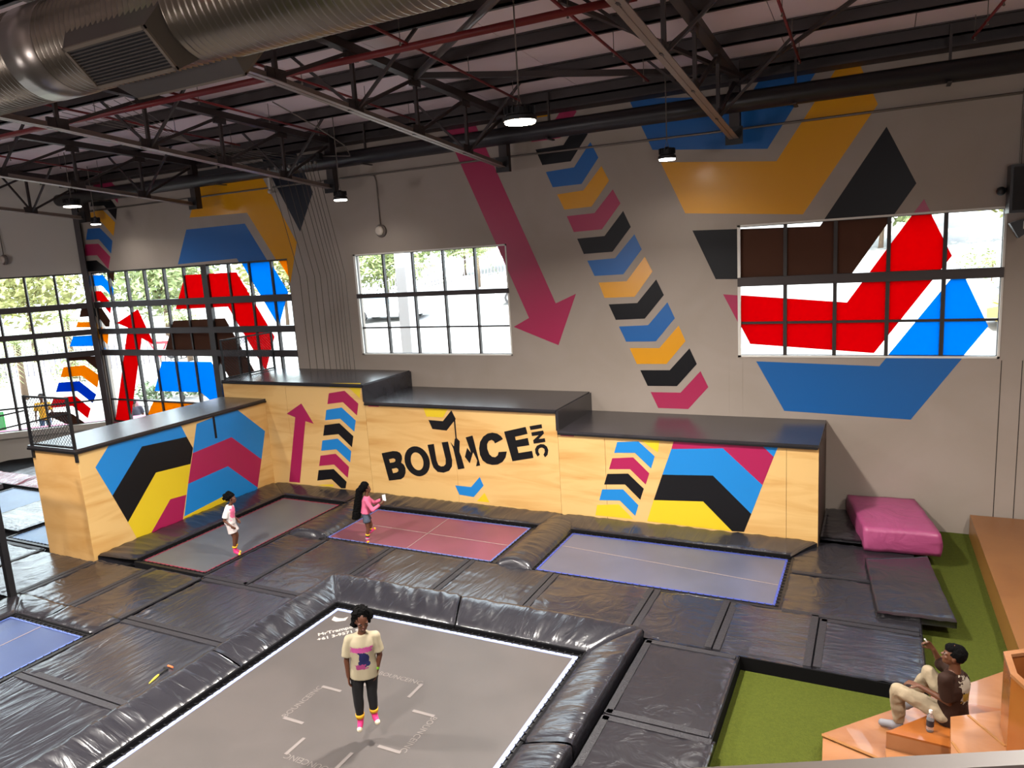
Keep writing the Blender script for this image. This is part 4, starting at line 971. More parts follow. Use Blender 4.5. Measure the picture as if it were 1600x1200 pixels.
def frame3(f, up=Vector((0, 0, 1))):
    f = Vector(f).normalized(); s = up.cross(f).normalized(); u = f.cross(s).normalized()   # s = left
    return Matrix((f, s, u)).transposed(), f, s, u
def hand(mb, wrist, d, palm_n, s, side, curl=.35):
    """wrist -> direction d, palm normal, scale s (1 = adult), side +1 thumb towards +t"""
    d = Vector(d).normalized(); n = Vector(palm_n); n = (n - d * n.dot(d)).normalized(); t = d.cross(n) * side
    w = Vector(wrist)
    loft(mb, [(w, t * .026 * s, n * .018 * s), (w + d * .03 * s, t * .034 * s, n * .017 * s), (w + d * .075 * s, t * .042 * s, n * .015 * s), (w + d * .092 * s, t * .040 * s, n * .012 * s)], 14)
    for i, (off, L) in enumerate(((.031, .070), (.011, .080), (-.010, .074), (-.030, .058))):
        p = w + d * .085 * s + t * off * s; q = p + (d + n * curl * .7 + t * off * 3).normalized() * L * .5 * s
        r = q + (d * (1 - curl) + n * curl * 1.7 + t * off * 2).normalized() * L * .5 * s
        capsule(mb, p, q, .0095 * s, .0088 * s); capsule(mb, q, r, .0088 * s, .0075 * s)
    p = w + d * .025 * s + t * .03 * s; q = p + (d * .75 + t * .75 + n * .3).normalized() * .04 * s; r = q + (d + t * .15 + n * .35).normalized() * .035 * s
    capsule(mb, p, q, .0125 * s, .0105 * s); capsule(mb, q, r, .0105 * s, .009 * s)
SKIN = mat('skin_dark', '5a3524', .48, spec=.45); SKINM = mat('skin_brown', '5e3a27', .46, spec=.45)
eyew = mat('eye_white', '9c948a', .4); eyeb = mat('eye_brown', '160d08', .2); lipm2 = mat('lips', '5c2a26', .5); hairm = mat('hair_black', '070606', .9, spec=.1, bump=((90, 90, 90), 1.0, .01))
def head_shapes(mb, hc, face, s):
    R_, f, l, u = frame3(face)
    mb.add(*sphere_v(hc + u * .018 * s - f * .008 * s, (.094 * s, .074 * s, .105 * s), R_, 20, 14))
    mb.add(*sphere_v(hc - u * .050 * s + f * .030 * s, (.060 * s, .054 * s, .062 * s), R_, 16, 12))
    mb.add(*sphere_v(hc - u * .092 * s + f * .058 * s, (.022 * s, .024 * s, .018 * s), R_))
    mb.add(*sphere_v(hc - u * .022 * s + f * .094 * s, (.018 * s, .017 * s, .014 * s), R_))
    capsule(mb, hc + u * .012 * s + f * .080 * s, hc - u * .02 * s + f * .092 * s, .009 * s, .012 * s)
    for sd in (-1, 1):
        mb.add(*sphere_v(hc - u * .012 * s - f * .008 * s + l * sd * .076 * s, (.016 * s, .008 * s, .028 * s), R_))
        mb.add(*sphere_v(hc + u * .012 * s + f * .070 * s + l * sd * .034 * s, (.02 * s, .026 * s, .009 * s), R_))   # brow
        mb.add(*sphere_v(hc - u * .03 * s + f * .058 * s + l * sd * .038 * s, (.02 * s, .02 * s, .02 * s), R_))      # cheek
    mb.add(*sphere_v(hc - u * .053 * s + f * .080 * s, (.014 * s, .024 * s, .007 * s), R_))
    mb.add(*sphere_v(hc - u * .066 * s + f * .078 * s, (.014 * s, .021 * s, .008 * s), R_))
def face_parts(parent, hc, face, s):
    R_, f, l, u = frame3(face)
    for sd in (-1, 1):
        e = hc + l * sd * .031 * s - u * .002 * s + f * .079 * s
        ob = MB().add(*sphere_v(e, (.008 * s, .011 * s, .0055 * s), R_)).build('eye', eyew, parent, smooth=True)
        MB().add(*sphere_v(e + f * .007 * s, (.004 * s, .0065 * s, .0056 * s), R_)).build('iris', eyeb, ob, smooth=True)
        MB().add(*sphere_v(e + u * .018 * s + f * .003 * s, (.006 * s, .018 * s, .003 * s), R_)).build('eyebrow', hairm, parent, smooth=True)
    MB().add(*sphere_v(hc - u * .0595 * s + f * .086 * s, (.010 * s, .021 * s, .007 * s), R_)).build('mouth', lipm2, parent, smooth=True)
def person(label, J, F, s, skin, parts, voxel=.008, face=None, hands=None, head_s=1.0, group=None, base_z=None):
    """J joints in world metres; F body facing; s body scale for radii; parts: clothing"""
    F = Vector(F).normalized(); L = Vector((-F.y, F.x, 0)); U = Vector((0, 0, 1)); face = Vector(face or F)
    for k in J: J[k] = Vector(J[k])
    r = empty('person', (J['pelvis'].x, J['pelvis'].y, base_z if base_z is not None else min(J[k].z for k in J)), label, 'person', group)
    b = MB(); hs = s * head_s
    pv, ch, nk, hd = J['pelvis'], J['chest'], J['neck'], J['head']
    ax = (ch - pv).normalized(); fx = (F - ax * F.dot(ax)).normalized(); lx = ax.cross(fx) * 1.0
    def torso(mb, g, lo=-.10, hi=.13, wid=1.0):
        Lh = (ch - pv).length
        h0 = (.10, .085) if wid == 1 else (.158, .118)
        loft(mb, [(pv + ax * lo * s, lx * (h0[0] * s + g), fx * (h0[1] * s + g)), (pv + ax * lo * .9 * s, lx * (h0[0] * s + g), fx * (h0[1] * s + g)), (pv, lx * (.150 * s + g), fx * (.108 * s + g)), (pv + ax * Lh * .35, lx * (.130 * s + g), fx * (.098 * s + g)),
                  (pv + ax * Lh * .75, lx * (.142 * s + g), fx * (.106 * s + g)), (ch, lx * (.152 * s + g), fx * (.104 * s + g)), (ch + ax * hi * .45 * s, lx * (.135 * s + g), fx * (.085 * s + g)),
                  (ch + ax * hi * s, lx * (.06 * s + g), fx * (.055 * s + g))], 24)
    torso(b, 0)
    capsule(b, ch + ax * .06 * s, nk, .075 * s, .055 * s); capsule(b, nk, hd - U * .04 * s, .054 * s, .052 * s)
    head_shapes(b, hd, face, hs)
    for sd, k in ((1, 'l'), (-1, 'r')):
        sh, el, wr = J['sh_' + k], J['el_' + k], J['wr_' + k]
        capsule(b, ch + ax * .05 * s + (sh - ch) * .45, sh, .06 * s, .055 * s)
        capsule(b, sh, el, .052 * s, .038 * s); capsule(b, el, wr, .039 * s, .026 * s)
        hp, kn, an = J['hip_' + k], J['kn_' + k], J['an_' + k]
        capsule(b, hp, kn, .085 * s, .054 * s); capsule(b, kn, kn.lerp(an, .35), .054 * s, .052 * s); capsule(b, kn.lerp(an, .35), an, .052 * s, .034 * s)
        to = J['toe_' + k]
        capsule(b, an, an.lerp(to, .3) - U * .03 * s, .036 * s, .034 * s); capsule(b, an.lerp(to, .0) - U * .035 * s, to, .033 * s, .026 * s)
        if hands and k in hands: d, n, c = hands[k]
        else: d, n, c = (wr - el), -L * sd, .35
        hand(b, wr, d, n, s, sd, c)
    body = remesh(b, 'body', skin, r, voxel, 3)
    face_parts(r, hd, face, hs)
    for name, kind, m, kw in parts:
        q = MB(); sm = 4; vx = voxel * 1.4
        if kind == 'top':
            torso(q, kw.get('g', .016), lo=kw.get('lo', -.10), hi=.14, wid=2)
            for k in 'lr':
                sh, el, wr = J['sh_' + k], J['el_' + k], J['wr_' + k]
                capsule(q, ch + ax * .05 * s + (sh - ch) * .4, sh, .07 * s, .068 * s)
                f_ = kw.get('sleeve', .7)
                if f_ <= 1: q.tube([sh, sh.lerp(el, f_)], [.070 * s, kw.get('cuff', .066) * s], 16)
                else: capsule(q, sh, el, .066 * s, .060 * s); q.tube([el, el.lerp(wr, f_ - 1)], [.060 * s, kw.get('cuff', .05) * s], 16)
        if kind == 'pants':
            loft(q, [(pv - ax * .09 * s, lx * .15 * s, fx * .11 * s), (pv, lx * .162 * s, fx * .118 * s), (pv + ax * .10 * s, lx * .145 * s, fx * .108 * s)], 20)
            for k in 'lr':
                hp, kn, an = J['hip_' + k], J['kn_' + k], J['an_' + k]; g = kw.get('g', .012); f_ = kw.get('len', 2)
                if f_ < 1: q.add(*sphere_v(hp, (.095 * s,) * 3)); q.tube([hp, hp.lerp(kn, f_)], [.095 * s, kw.get('cuff', .09) * s], 16)
                else: capsule(q, hp, kn, .087 * s + g, .056 * s + g); capsule(q, kn, kn.lerp(an, .35), .056 * s + g, .054 * s + g); q.tube([kn.lerp(an, .33), kn.lerp(an, f_ - 1)], [.054 * s + g, .036 * s + g * kw.get('flare', 1)], 16)
        if kind == 'feet':
            for k in 'lr':
                an, to, kn = J['an_' + k], J['toe_' + k], J['kn_' + k]; q = MB(); g = kw.get('g', .006)
                capsule(q, an, an.lerp(to, .3) - U * .03 * s, .036 * s + g, .034 * s + g); capsule(q, an - U * .035 * s, to, .034 * s + g, .027 * s + g)
                if kw.get('up'): q.tube([an, an.lerp(kn, kw['up'])], [.038 * s + g, .045 * s + g], 14)
                o = remesh(q, name, m, r, vx * .8, 2)
                for nm2, m3, lo, hi in kw.get('bands', ()):
                    MB().tube([an.lerp(kn, lo), an.lerp(kn, hi)], [.040 * s + g + .008, .045 * s + g + .008], 16).build(nm2, m3, o, smooth=True)
                for nm2, m3 in kw.get('toes', ()):
                    MB().add(*sphere_v(to, (.031 * s + g,) * 3)).build(nm2, m3, o, smooth=True)
            continue
        if kind == 'hair':
            if kw.get('cap'):
                Rf, f3, l3, u3 = frame3(face); q.add(*sphere_v(hd + u3 * .032 * hs - f3 * .022 * hs, (.092 * hs, .082 * hs, .098 * hs), Rf, 20, 14))
            for c, rr in kw['blobs']: q.add(*sphere_v(c, rr if isinstance(rr, tuple) else (rr,) * 3, kw.get('rot'), 16, 12))
            am = kw.get('amp', .006)
            remesh(q, name, m, r, vx, 1, lambda p: p + Vector((noise.noise(p * 40), noise.noise(p * 40 + Vector((7, 1, 3))), noise.noise(p * 40 + Vector((2, 9, 4))))) * am * 2)
            continue
        wr_ = kw.get('wr', .004)
        remesh(q, name, m, r, vx, sm, lambda p: p + Vector((noise.noise(p * 11), noise.noise(p * 11 + Vector((5, 5, 5))), 0)) * wr_ * 2)
    return r
def printed(name, base, spots, rough=.75):
    """cloth with flat print: spots = [(centre(object xyz), half size xyz, colour)] broken up by noise"""
    m = mat(name, base, rough, spec=.2); n = m.node_tree.nodes; l = m.node_tree.links; b = n['Principled BSDF']
    tc = n.new('ShaderNodeTexCoord'); cur = None
    for c, h, col, brk in spots:
        mp = n.new('ShaderNodeMapping'); mp.vector_type = 'TEXTURE'; mp.inputs['Location'].default_value = c; mp.inputs['Scale'].default_value = h[:3]
        if len(h) > 3: mp.inputs['Rotation'].default_value = (0, 0, h[3])
        l.new(tc.outputs['Object'], mp.inputs[0])
        ab = n.new('ShaderNodeVectorMath'); ab.operation = 'ABSOLUTE'; l.new(mp.outputs[0], ab.inputs[0])
        sp = n.new('ShaderNodeSeparateXYZ'); l.new(ab.outputs[0], sp.inputs[0])
        m1 = n.new('ShaderNodeMath'); m1.operation = 'MAXIMUM'; l.new(sp.outputs[0], m1.inputs[0]); l.new(sp.outputs[1], m1.inputs[1])
        m2 = n.new('ShaderNodeMath'); m2.operation = 'MAXIMUM'; l.new(m1.outputs[0], m2.inputs[0]); l.new(sp.outputs[2], m2.inputs[1])
        nt = n.new('ShaderNodeTexNoise'); nt.inputs['Scale'].default_value = brk[0]; l.new(tc.outputs['Object'], nt.inputs[0])
        ad = n.new('ShaderNodeMath'); ad.operation = 'MULTIPLY_ADD'; l.new(nt.outputs[0], ad.inputs[0]); ad.inputs[1].default_value = brk[1]; l.new(m2.outputs[0], ad.inputs[2])
        lt = n.new('ShaderNodeMath'); lt.operation = 'LESS_THAN'; l.new(ad.outputs[0], lt.inputs[0]); lt.inputs[1].default_value = 1.0 + brk[1] * .42
        mx = n.new('ShaderNodeMix'); mx.data_type = 'RGBA'; l.new(lt.outputs[0], mx.inputs['Factor'])
        mx.inputs['B'].default_value = lin(col)
        if cur is None: mx.inputs['A'].default_value = lin(base)
        else: l.new(cur, mx.inputs['A'])
        cur = mx.outputs['Result']
    l.new(cur, b.inputs['Base Color']); return m

socky = mat('sock_yellow', 'd9a21e', .8); sockp = mat('sock_pink', 'd03070', .8); sockw = mat('sock_cream', 'd8ccb0', .8); sockg = mat('sock_grey', '8c8c94', .8)
leg_b = mat('leggings_black', '08080a', .7)
# --- girl in the foreground, caught in mid-jump just above the bed
Fg = V(.60, -.80, 0); Lg = V(.80, .60, 0)
c0 = V(-4.985, 5.79, 0)
# object coordinates of the shirt are relative to the person's empty (pelvis x, y and base z .13)
tee = printed('tee_cream', 'a0957c', [((.075, -.10, .965), (.125, .08, .032, .6435), 'b04a86', (75, .9)),
                                     ((.09, -.09, .85), (.062, .08, .085, .6435), '22244e', (20, 1.1)), ((.05, -.11, .77), (.07, .08, .03, .6435), '8c3a66', (34, 1.3))])
girl = person('girl in mid-jump on the big trampoline, cream t-shirt and black leggings',
    dict(pelvis=(-4.992, 5.782, .86), chest=(-4.985, 5.788, 1.13), neck=(-4.978, 5.79, 1.255), head=(-4.955, 5.785, 1.395),
         sh_r=(-5.100, 5.705, 1.185), el_r=(-5.135, 5.675, .945), wr_r=(-5.12, 5.66, .765), sh_l=(-4.872, 5.875, 1.185), el_l=(-4.845, 5.89, .955), wr_l=(-4.865, 5.84, .79),
         hip_r=(-5.052, 5.735, .80), kn_r=(-5.062, 5.715, .50), an_r=(-5.068, 5.722, .215), toe_r=(-5.035, 5.655, .145),
         hip_l=(-4.932, 5.83, .80), kn_l=(-4.945, 5.815, .525), an_l=(-4.950, 5.825, .255), toe_l=(-4.885, 5.785, .19)),
    Fg, .80, SKIN, [('t_shirt', 'top', tee, dict(g=.032, lo=-.15, sleeve=.78, cuff=.080, wr=.003)), ('leggings', 'pants', leg_b, dict(g=.012, len=1.93, wr=.002)),
        ('sock', 'feet', sockp, dict(up=.26, bands=[('sock_cuff', socky, .10, .27)], toes=[('sock_toe', sockw)])),
        ('hair', 'hair', hairm, dict(amp=.010, cap=True, blobs=[(V(-4.958, 5.788, 1.41) + U_ * 1.0, r_) for U_, r_ in (
            (V(-.010, .014, .06), .093), (V(-.045, .03, .03), .085), (V(-.07, -.0, -.01), .06), (V(-.085, -.03, -.05), .045), (V(.03, .055, .03), .07), (V(.035, .06, -.02), .045), (V(-.03, -.03, .075), .06), (V(.03, .01, .085), .055))]))],
    face=(.72, -.66, -.22), voxel=.0065, head_s=1.2, base_z=.13)
MB().tube([V(-4.866, 5.848, .835), V(-4.868, 5.843, .812)], .030, 14).build('wristband', mat('wristband_green', '7ab82c', .5), girl)

# --- small child in white on the grey trampoline, facing right
Fc = V(.894, .443, 0); Sc = V(.443, -.894, 0)
pc = V(-10.70, 9.15, 0)
whitet = printed('tee_white', 'd4ccca', [((.10, .03, .80), (.03, .10, .12, 0), 'd8688c', (26, 1.5))])
def cc_(f, s_, z, o=pc): return o + Fc * f + Sc * s_ + V(0, 0, z)
person('small child in a white t-shirt and white shorts bouncing on the grey trampoline',
    dict(pelvis=cc_(-.02, 0, .64), chest=cc_(.0, 0, .88), neck=cc_(.035, 0, .975), head=cc_(.075, 0, 1.09),
         sh_r=cc_(-.01, .10, .90), el_r=cc_(-.06, .14, .72), wr_r=cc_(.055, .15, .62), sh_l=cc_(.01, -.10, .90), el_l=cc_(-.02, -.14, .73), wr_l=cc_(.08, -.10, .65),
         hip_r=cc_(-.01, .05, .60), kn_r=cc_(.045, .05, .35), an_r=cc_(.02, .05, .10), toe_r=cc_(.10, .06, .03),
         hip_l=cc_(-.01, -.05, .60), kn_l=cc_(.055, -.05, .36), an_l=cc_(-.01, -.05, .10), toe_l=cc_(.07, -.05, .03)),
    Fc, .66, SKIN, [('t_shirt', 'top', whitet, dict(wr=.003, g=.024, lo=-.02, sleeve=.75, cuff=.085)), ('shorts', 'pants', mat('shorts_white', 'cbbfbc', .8), dict(len=.62, cuff=.125)),
        ('sock', 'feet', sockp, dict(up=.30, bands=[('sock_cuff', socky, .22, .34)], toes=[('sock_toe', mat('sock_toe_yellow', 'd8b840', .8))])),
        ('hair', 'hair', hairm, dict(amp=.008, cap=True, blobs=[(cc_(.05, 0, 1.14), .075), (cc_(.0, 0, 1.12), .065), (cc_(-.04, 0, 1.15), .05), (cc_(.02, 0, 1.19), .055), (cc_(-.06, .0, 1.11), .035)]))],
    face=(.88, .42, .03), voxel=.0075, head_s=1.12)

# --- girl in the pink top with very long black hair, seen from behind
Fp = V(.78, .62, 0); Sp = V(.62, -.78, 0); pp = V(-8.575, 10.44, 0)
def cp_(f, s_, z): return pp + Fp * f + Sp * s_ + V(0, 0, z)
pt = mat('top_pink', 'c8607e', .8, spec=.2, bump=((14, 14, 14), .6, .02)); dn = mat('denim', '3c4452', .85, bump=((120, 120, 120), .5, .004), var=('4c5666', (12, 12, 12), .35, .7))
hb = [(cp_(.02, 0, 1.125), .082), (cp_(-.02, 0, 1.08), .078)] + [(cp_(-.075 - .010 * i, .01, 1.06 - .047 * i), (.058 + .002 * i, .085 + .001 * i, .05)) for i in range(12)]
pg = person('girl in a pink long-sleeved top and denim shorts, long black hair, on the pink trampoline',
    dict(pelvis=cp_(-.01, 0, .61), chest=cp_(.03, 0, .83), neck=cp_(.045, 0, .925), head=cp_(.06, 0, 1.06),
         sh_r=cp_(.03, .105, .855), el_r=cp_(.13, .155, .68), wr_r=cp_(.28, .13, .77), sh_l=cp_(.04, -.10, .86), el_l=cp_(.17, -.14, .72), wr_l=cp_(.31, -.05, .80),
         hip_r=cp_(-.01, .05, .56), kn_r=cp_(.01, .05, .31), an_r=cp_(-.02, .05, .09), toe_r=cp_(-.015, .065, .045),
         hip_l=cp_(-.01, -.05, .56), kn_l=cp_(.07, -.05, .34), an_l=cp_(.03, -.06, .20), toe_l=cp_(.13, -.07, .235)),
    Fp, .64, SKIN, [('pink_top', 'top', pt, dict(g=.024, lo=-.02, sleeve=1.9, cuff=.05, wr=.004)), ('denim_shorts', 'pants', dn, dict(len=.55, cuff=.11)),
        ('sock', 'feet', sockp, dict(up=.42, bands=[('sock_cuff', socky, .34, .46), ('sock_stripe', mat('sock_dark', '3a3434', .8), .24, .32), ('sock_stripe', sockg, .02, .10)], toes=[('sock_toe', socky)])),
        ('hair', 'hair', hairm, dict(amp=.006, cap=True, blobs=hb))],
    face=(.80, .55, .02), voxel=.0075, head_s=1.1)
ph = MB().box(-.032, .032, -.004, .004, -.06, .06, Matrix.Translation(cp_(.36, .06, .86)) @ Matrix.Rotation(.9, 4, 'Z') @ Matrix.Rotation(-.3, 4, 'X')).build('phone', mat('phone_white', 'c8ccd0', .3))
tag(ph, 'pale phone held up by the girl in the pink top', 'phone')

# --- man seated on the plywood steps
Fm = V(-.80, .60, 0)
brown = printed('shirt_brown', '2c1a12', [((.14, -.10, .80), (.075, .09, .17, -.6435), '9c9282', (26, 1.8)), ((.14, -.10, .70), (.06, .08, .05, -.6435), '94762c', (22, 1.6))])
khaki = mat('khaki', '8f7f66', .85, bump=((10, 10, 10), .6, .02), var=('9a8a70', (6, 6, 6), .35, .7))
hm = V(.732, 7.70, 1.09)
man = person('man in a brown t-shirt and khaki trousers sitting on the plywood steps',
    dict(pelvis=(.745, 7.735, .47), chest=(.745, 7.70, .80), neck=(.746, 7.70, .965), head=hm,
         sh_l=(.655, 7.575, .90), el_l=(.70, 7.60, .640), wr_l=(.45, 7.69, .705), sh_r=(.70, 7.86, .90), el_r=(.66, 8.05, .78), wr_r=(.575, 7.99, .975),
         hip_l=(.675, 7.675, .465), kn_l=(.255, 7.795, .56), an_l=(.285, 7.925, .105), toe_l=(.13, 7.965, .045),
         hip_r=(.765, 7.815, .465), kn_r=(.545, 7.96, .72), an_r=(.40, 8.16, .24), toe_r=(.28, 8.25, .06)),
    Fm, .92, SKINM, [('t_shirt', 'top', brown, dict(g=.030, lo=-.09, sleeve=.85, cuff=.082, wr=.004)), ('trousers', 'pants', khaki, dict(g=.016, len=1.93, flare=1.6, wr=.01)),
        ('shoe', 'feet', mat('shoe_grey', '77767a', .7), dict(g=.012)),
        ('hair', 'hair', hairm, dict(amp=.003, cap=True, blobs=[(hm + V(-.015, .005, .075), (.066, .066, .045))]))],
    face=(-.92, .10, .22), voxel=.0065, head_s=1.07, hands={'l': (V(-.95, .25, .12), V(-.1, .1, -1), .45), 'r': (V(-.75, -.15, .85), V(-.2, -.9, -.2), .75)}, base_z=0)
tag(MB().tube([V(.515, 7.945, 1.06), V(.495, 7.925, 1.10)], .008, 8).build('white_stick', mat('white_small', 'e4e0da', .5)), 'tiny white stick pinched in the seated man\'s raised hand', 'stick')

# ================================================================ WALL FITTINGS, LAMPS, ROPES
lampem = mat('lamp_face', 'ffffff', .4, emit=(1, .94, .84), estr=14)
lampglow = mat('lamp_face_warm', 'ffffff', .4, emit=(1, .86, .62), estr=40)
def highbay(x, y, z, d, label, rod, warm=False, group='hanging high-bay lamps'):
    r = empty('highbay_lamp', (x, y, z), label, 'lamp', group)
    R0 = d / 2
    MB().lathe((x, y, z), [(R0, .0), (R0, .05), (R0 * .82, .07), (R0 * .78, .15), (R0 * .4, .17), (R0 * .2, .2)], 24).build('housing', blackm, r, smooth=False)
    fins = MB()
    for i in range(16):
        a = 2 * math.pi * i / 16; c, s = math.cos(a), math.sin(a)
        fins.bar((x + c * R0 * .4, y + s * R0 * .4, z + .13), (x + c * R0 * .95, y + s * R0 * .95, z + .13), .008, .09)
    fins.build('cooling_fins', blackm, r)
    MB().lathe((x, y, z), [(R0 * .9, -.022), (R0 * .93, .0)], 24).build('diffuser', lampglow if warm else lampem, r)
    MB().tube([(x - .03, y, z + .2), (x, y, z + .32), (x + .03, y, z + .2)], .006, 6).build('hook', cdm, r)
    MB().tube([(x, y, z + .3), (x, y, rod)], .008 if rod < 8.2 else .01, 6).build('rod', cdm, r)
    return r
labs = ['brightest high-bay lamp hanging near the centre of the picture', 'high-bay lamp hanging in front of the yellow and blue mural at right', 'high-bay lamp hanging left of the round wall lamp above the tallest block',
        'larger high-bay lamp at the left in front of the chevron column, upper one', 'small high-bay lamp over the yellow chevron of the left column']
for (x, y, z, w, s), lab in zip(LAMPS[:5], labs): highbay(x, y, z, s, lab, zr(y) + .15, warm=(w == LAMPS[0][3]))
for (x, y, z, w, s) in LAMPS[5:]: highbay(x, y, z, s, 'high-bay lamp hanging outside the picture', zr(y) + .15, group='high-bay lamps out of frame')

def bulkhead(x, y, z, label, fn=None, top=1.3, dx=.25):
    r = empty('wall_lamp', (x, y, z), label, 'lamp')
    MB().lathe((x, y, z), [(.15, 0), (.15, -.05), (.13, -.07)], 24, 'y').build('rim', mat('rim_grey', '6a625c', .5), r)
    MB().lathe((x, y - .07, z), [(.118, 0), (.105, -.04), (.07, -.06), (.0, -.065)], 24, 'y').build('globe', mat('opal_globe', 'c8bcae', .35), r, smooth=True)
    pts = [(x, y - .03, z + .15), (x - .01, y - .03, z + top - .15), (x - .05, y - .03, z + top - .03), (x - .15, y - .03, z + top), (x - dx, y - .03, z + top)]
    MB().tube(pts, .014, 8).build('conduit', cdm, r, smooth=True)
bulkhead(-10.66, WY, 5.97, 'round white wall lamp on a conduit above the centre window')
pL = LEFT(.0, 0, 0)
bl = [(2.128,6.001)]
q_ = LEFT(bl[0][0], bl[0][1], 0)
bulkhead(q_.x + .05, q_.y - .02, q_.z, 'round white wall lamp at the left picture edge above the left glazing', top=1.0, dx=.05)

# speakers and camera by the right edge
spk = empty('wall_speaker', (1.95, 14.3, 5.35), 'black loudspeaker box on the wall right of the right window', 'speaker')
MB().box(1.80, 2.35, 14.1, 14.5, 5.38, 6.12).build('cabinet', blackm, spk)
MB().box(1.84, 2.31, 14.085, 14.1, 5.42, 6.08).build('grille', mat('speaker_grille', '1b1a1c', .8, bump=((150, 150, 150), .8, .004)), spk)
MB().box(2.0, 2.1, 14.45, WY, 5.7, 5.8).build('bracket', steel, spk)
sb2 = empty('small_speaker', (1.98, 14.3, 5.0), 'small angular black fitting with a light face below the wall speaker', 'fitting')
MB().prism([(1.84, 5.22), (2.1, 5.3), (2.1, 5.08), (1.97, 4.98)], BF if False else (lambda u, v, t: Vector((u, 14.25 + t, v))), 0, .2).build('housing', blackm, sb2)
MB().box(2.02, 2.08, 14.24, 14.25, 5.12, 5.24).build('light_face', mat('pale_face', 'c8c4bc', .4), sb2)
cm = empty('security_camera', (1.66, 14.4, 5.7), 'black security camera on the wall beside the speaker', 'camera')
MB().add(*sphere_v(V(1.72, 14.42, 5.74), (.07, .09, .07))).build('dome', blackm, cm, smooth=True)
MB().box(1.68, 1.80, 14.46, WY, 5.72, 5.79).build('bracket', steel, cm)
tag(MB().tube([(1.98, WY - .03, 6.1), (1.98, WY - .03, 7.3), (2.03, WY - .03, 7.45), (2.15, WY - .03, 7.5)], .016, 8).build('wall_conduit', cdm), 'thin conduit rising from the wall speaker', 'conduit')
wc = empty('security_camera', (-14.05, 14.3, 7.0), 'small white security camera beside the yellow band at upper left', 'camera')
pcx = [(-13.844,7.165)]
wx, wz = pcx[0]
MB().add(*sphere_v(V(wx, 14.4, wz), (.06, .08, .06))).build('body', mat('camera_white', 'bdb4ac', .5), wc, smooth=True)
MB().box(wx - .02, wx + .02, 14.4, WY, wz - .02, wz + .02).box(wx - .03, wx + .03, 14.38, 14.44, wz - .02, wz + .35).build('bracket', mat('camera_white', 'bdb4ac', .5), wc)

# climbing ropes hanging in front of the wall from a beam of pulleys
ropem = mat('rope', '51483f', .85)
rb = empty('pulley_beam', (-13, 13.6, 7.6), 'dark beam with a row of small pulleys at the top of the ropes', 'beam')
MB().box(-15.3, -11.4, 13.5, 13.62, 7.62, 7.75).build('beam', blackm, rb)
ropes = [(472, 300, 478, 566), (481, 300, 489, 568), (492, 300, 501, 570), (500, 300, 512, 571), (511, 300, 521, 571), (517, 295, 527, 571), (523, 300, 533, 571), (529, 320, 538, 571), (535, 320, 541, 571), (541, 320, 545, 571)]
rx = [p[0] for p in [(-13.212,5.194),(-12.979,5.183),(-12.729,5.171),(-12.542,5.162),(-12.338,5.152),(-12.216,5.147),(-12.094,5.141),(-11.994,5.136),(-11.894,5.132),(-11.755,5.125)]]
for i, x in enumerate(rx):
    x = x * .985 - .02
    MB().tube([(x, 14.25, 2.62), (x + .03, 14.2, 5), (x + .02, 13.56, 7.6)], .007, 6).build('hanging_rope', ropem)['label'] = 'thin dark rope hanging down the wall between the left glazing and the centre window'
    o = COL.objects[-1]; o['category'] = 'rope'; o['group'] = 'ropes hanging beside the centre window'
    MB().lathe((x + .02, 13.53, 7.56), [(.03, 0), (.035, .01), (.035, .05), (.03, .06)], 10, 'y').build('pulley', mat('pulley_grey', '8a827c', .4, metal=.5), rb)
cb = [((-13.5, 8.2, 8.1), i) for i in range(7)]
for i in range(8):
    a = V(-11.2 - .28 * i, 8.6, 8.15); c = V(-13.9 + .3 * i, 13.5, 7.7)
    MB().tube([a, a.lerp(c, .5) - V(0, 0, .10), c], .006, 5).build('slack_rope', mat('rope_pale', '7a716a', .8))['label'] = 'thin slack rope running from the roof to the pulley beam'
    o = COL.objects[-1]; o['category'] = 'rope'; o['group'] = 'ropes running along the roof to the pulleys'
tag(MB().tube([(-9.9, 10.6, 8.2), (-9.7, 11.5, 7.85), (-9.95, 12.6, 7.65), (-10.6, 13.6, 7.6), (-11.5, 13.6, 7.7)], .012, 6).build('hanging_cable', cdm, smooth=True), 'loose cable drooping from the roof right of the pulleys', 'cable')

# ================================================================ OUTSIDE
def gz(x, y):
    w = min(1, max(0, (x + 42) / 14)); w = w * w * (3 - 2 * w); return -.28 + .13 * max(0, y - 17) * w + .02 * max(0, y - 17) * (1 - w)
asph = mat('outside_paving', '757375', .9, var=('86837f', (.3, .3, .3), .3, .7)); grassm = mat('outside_grass', '66703c', .95, var=('98a050', (.6, .6, .6), .3, .7))
vs, fs = grid_mesh(60, 40, lambda u, v: (-95 + 130 * u, -5 + 85 * v, 0))
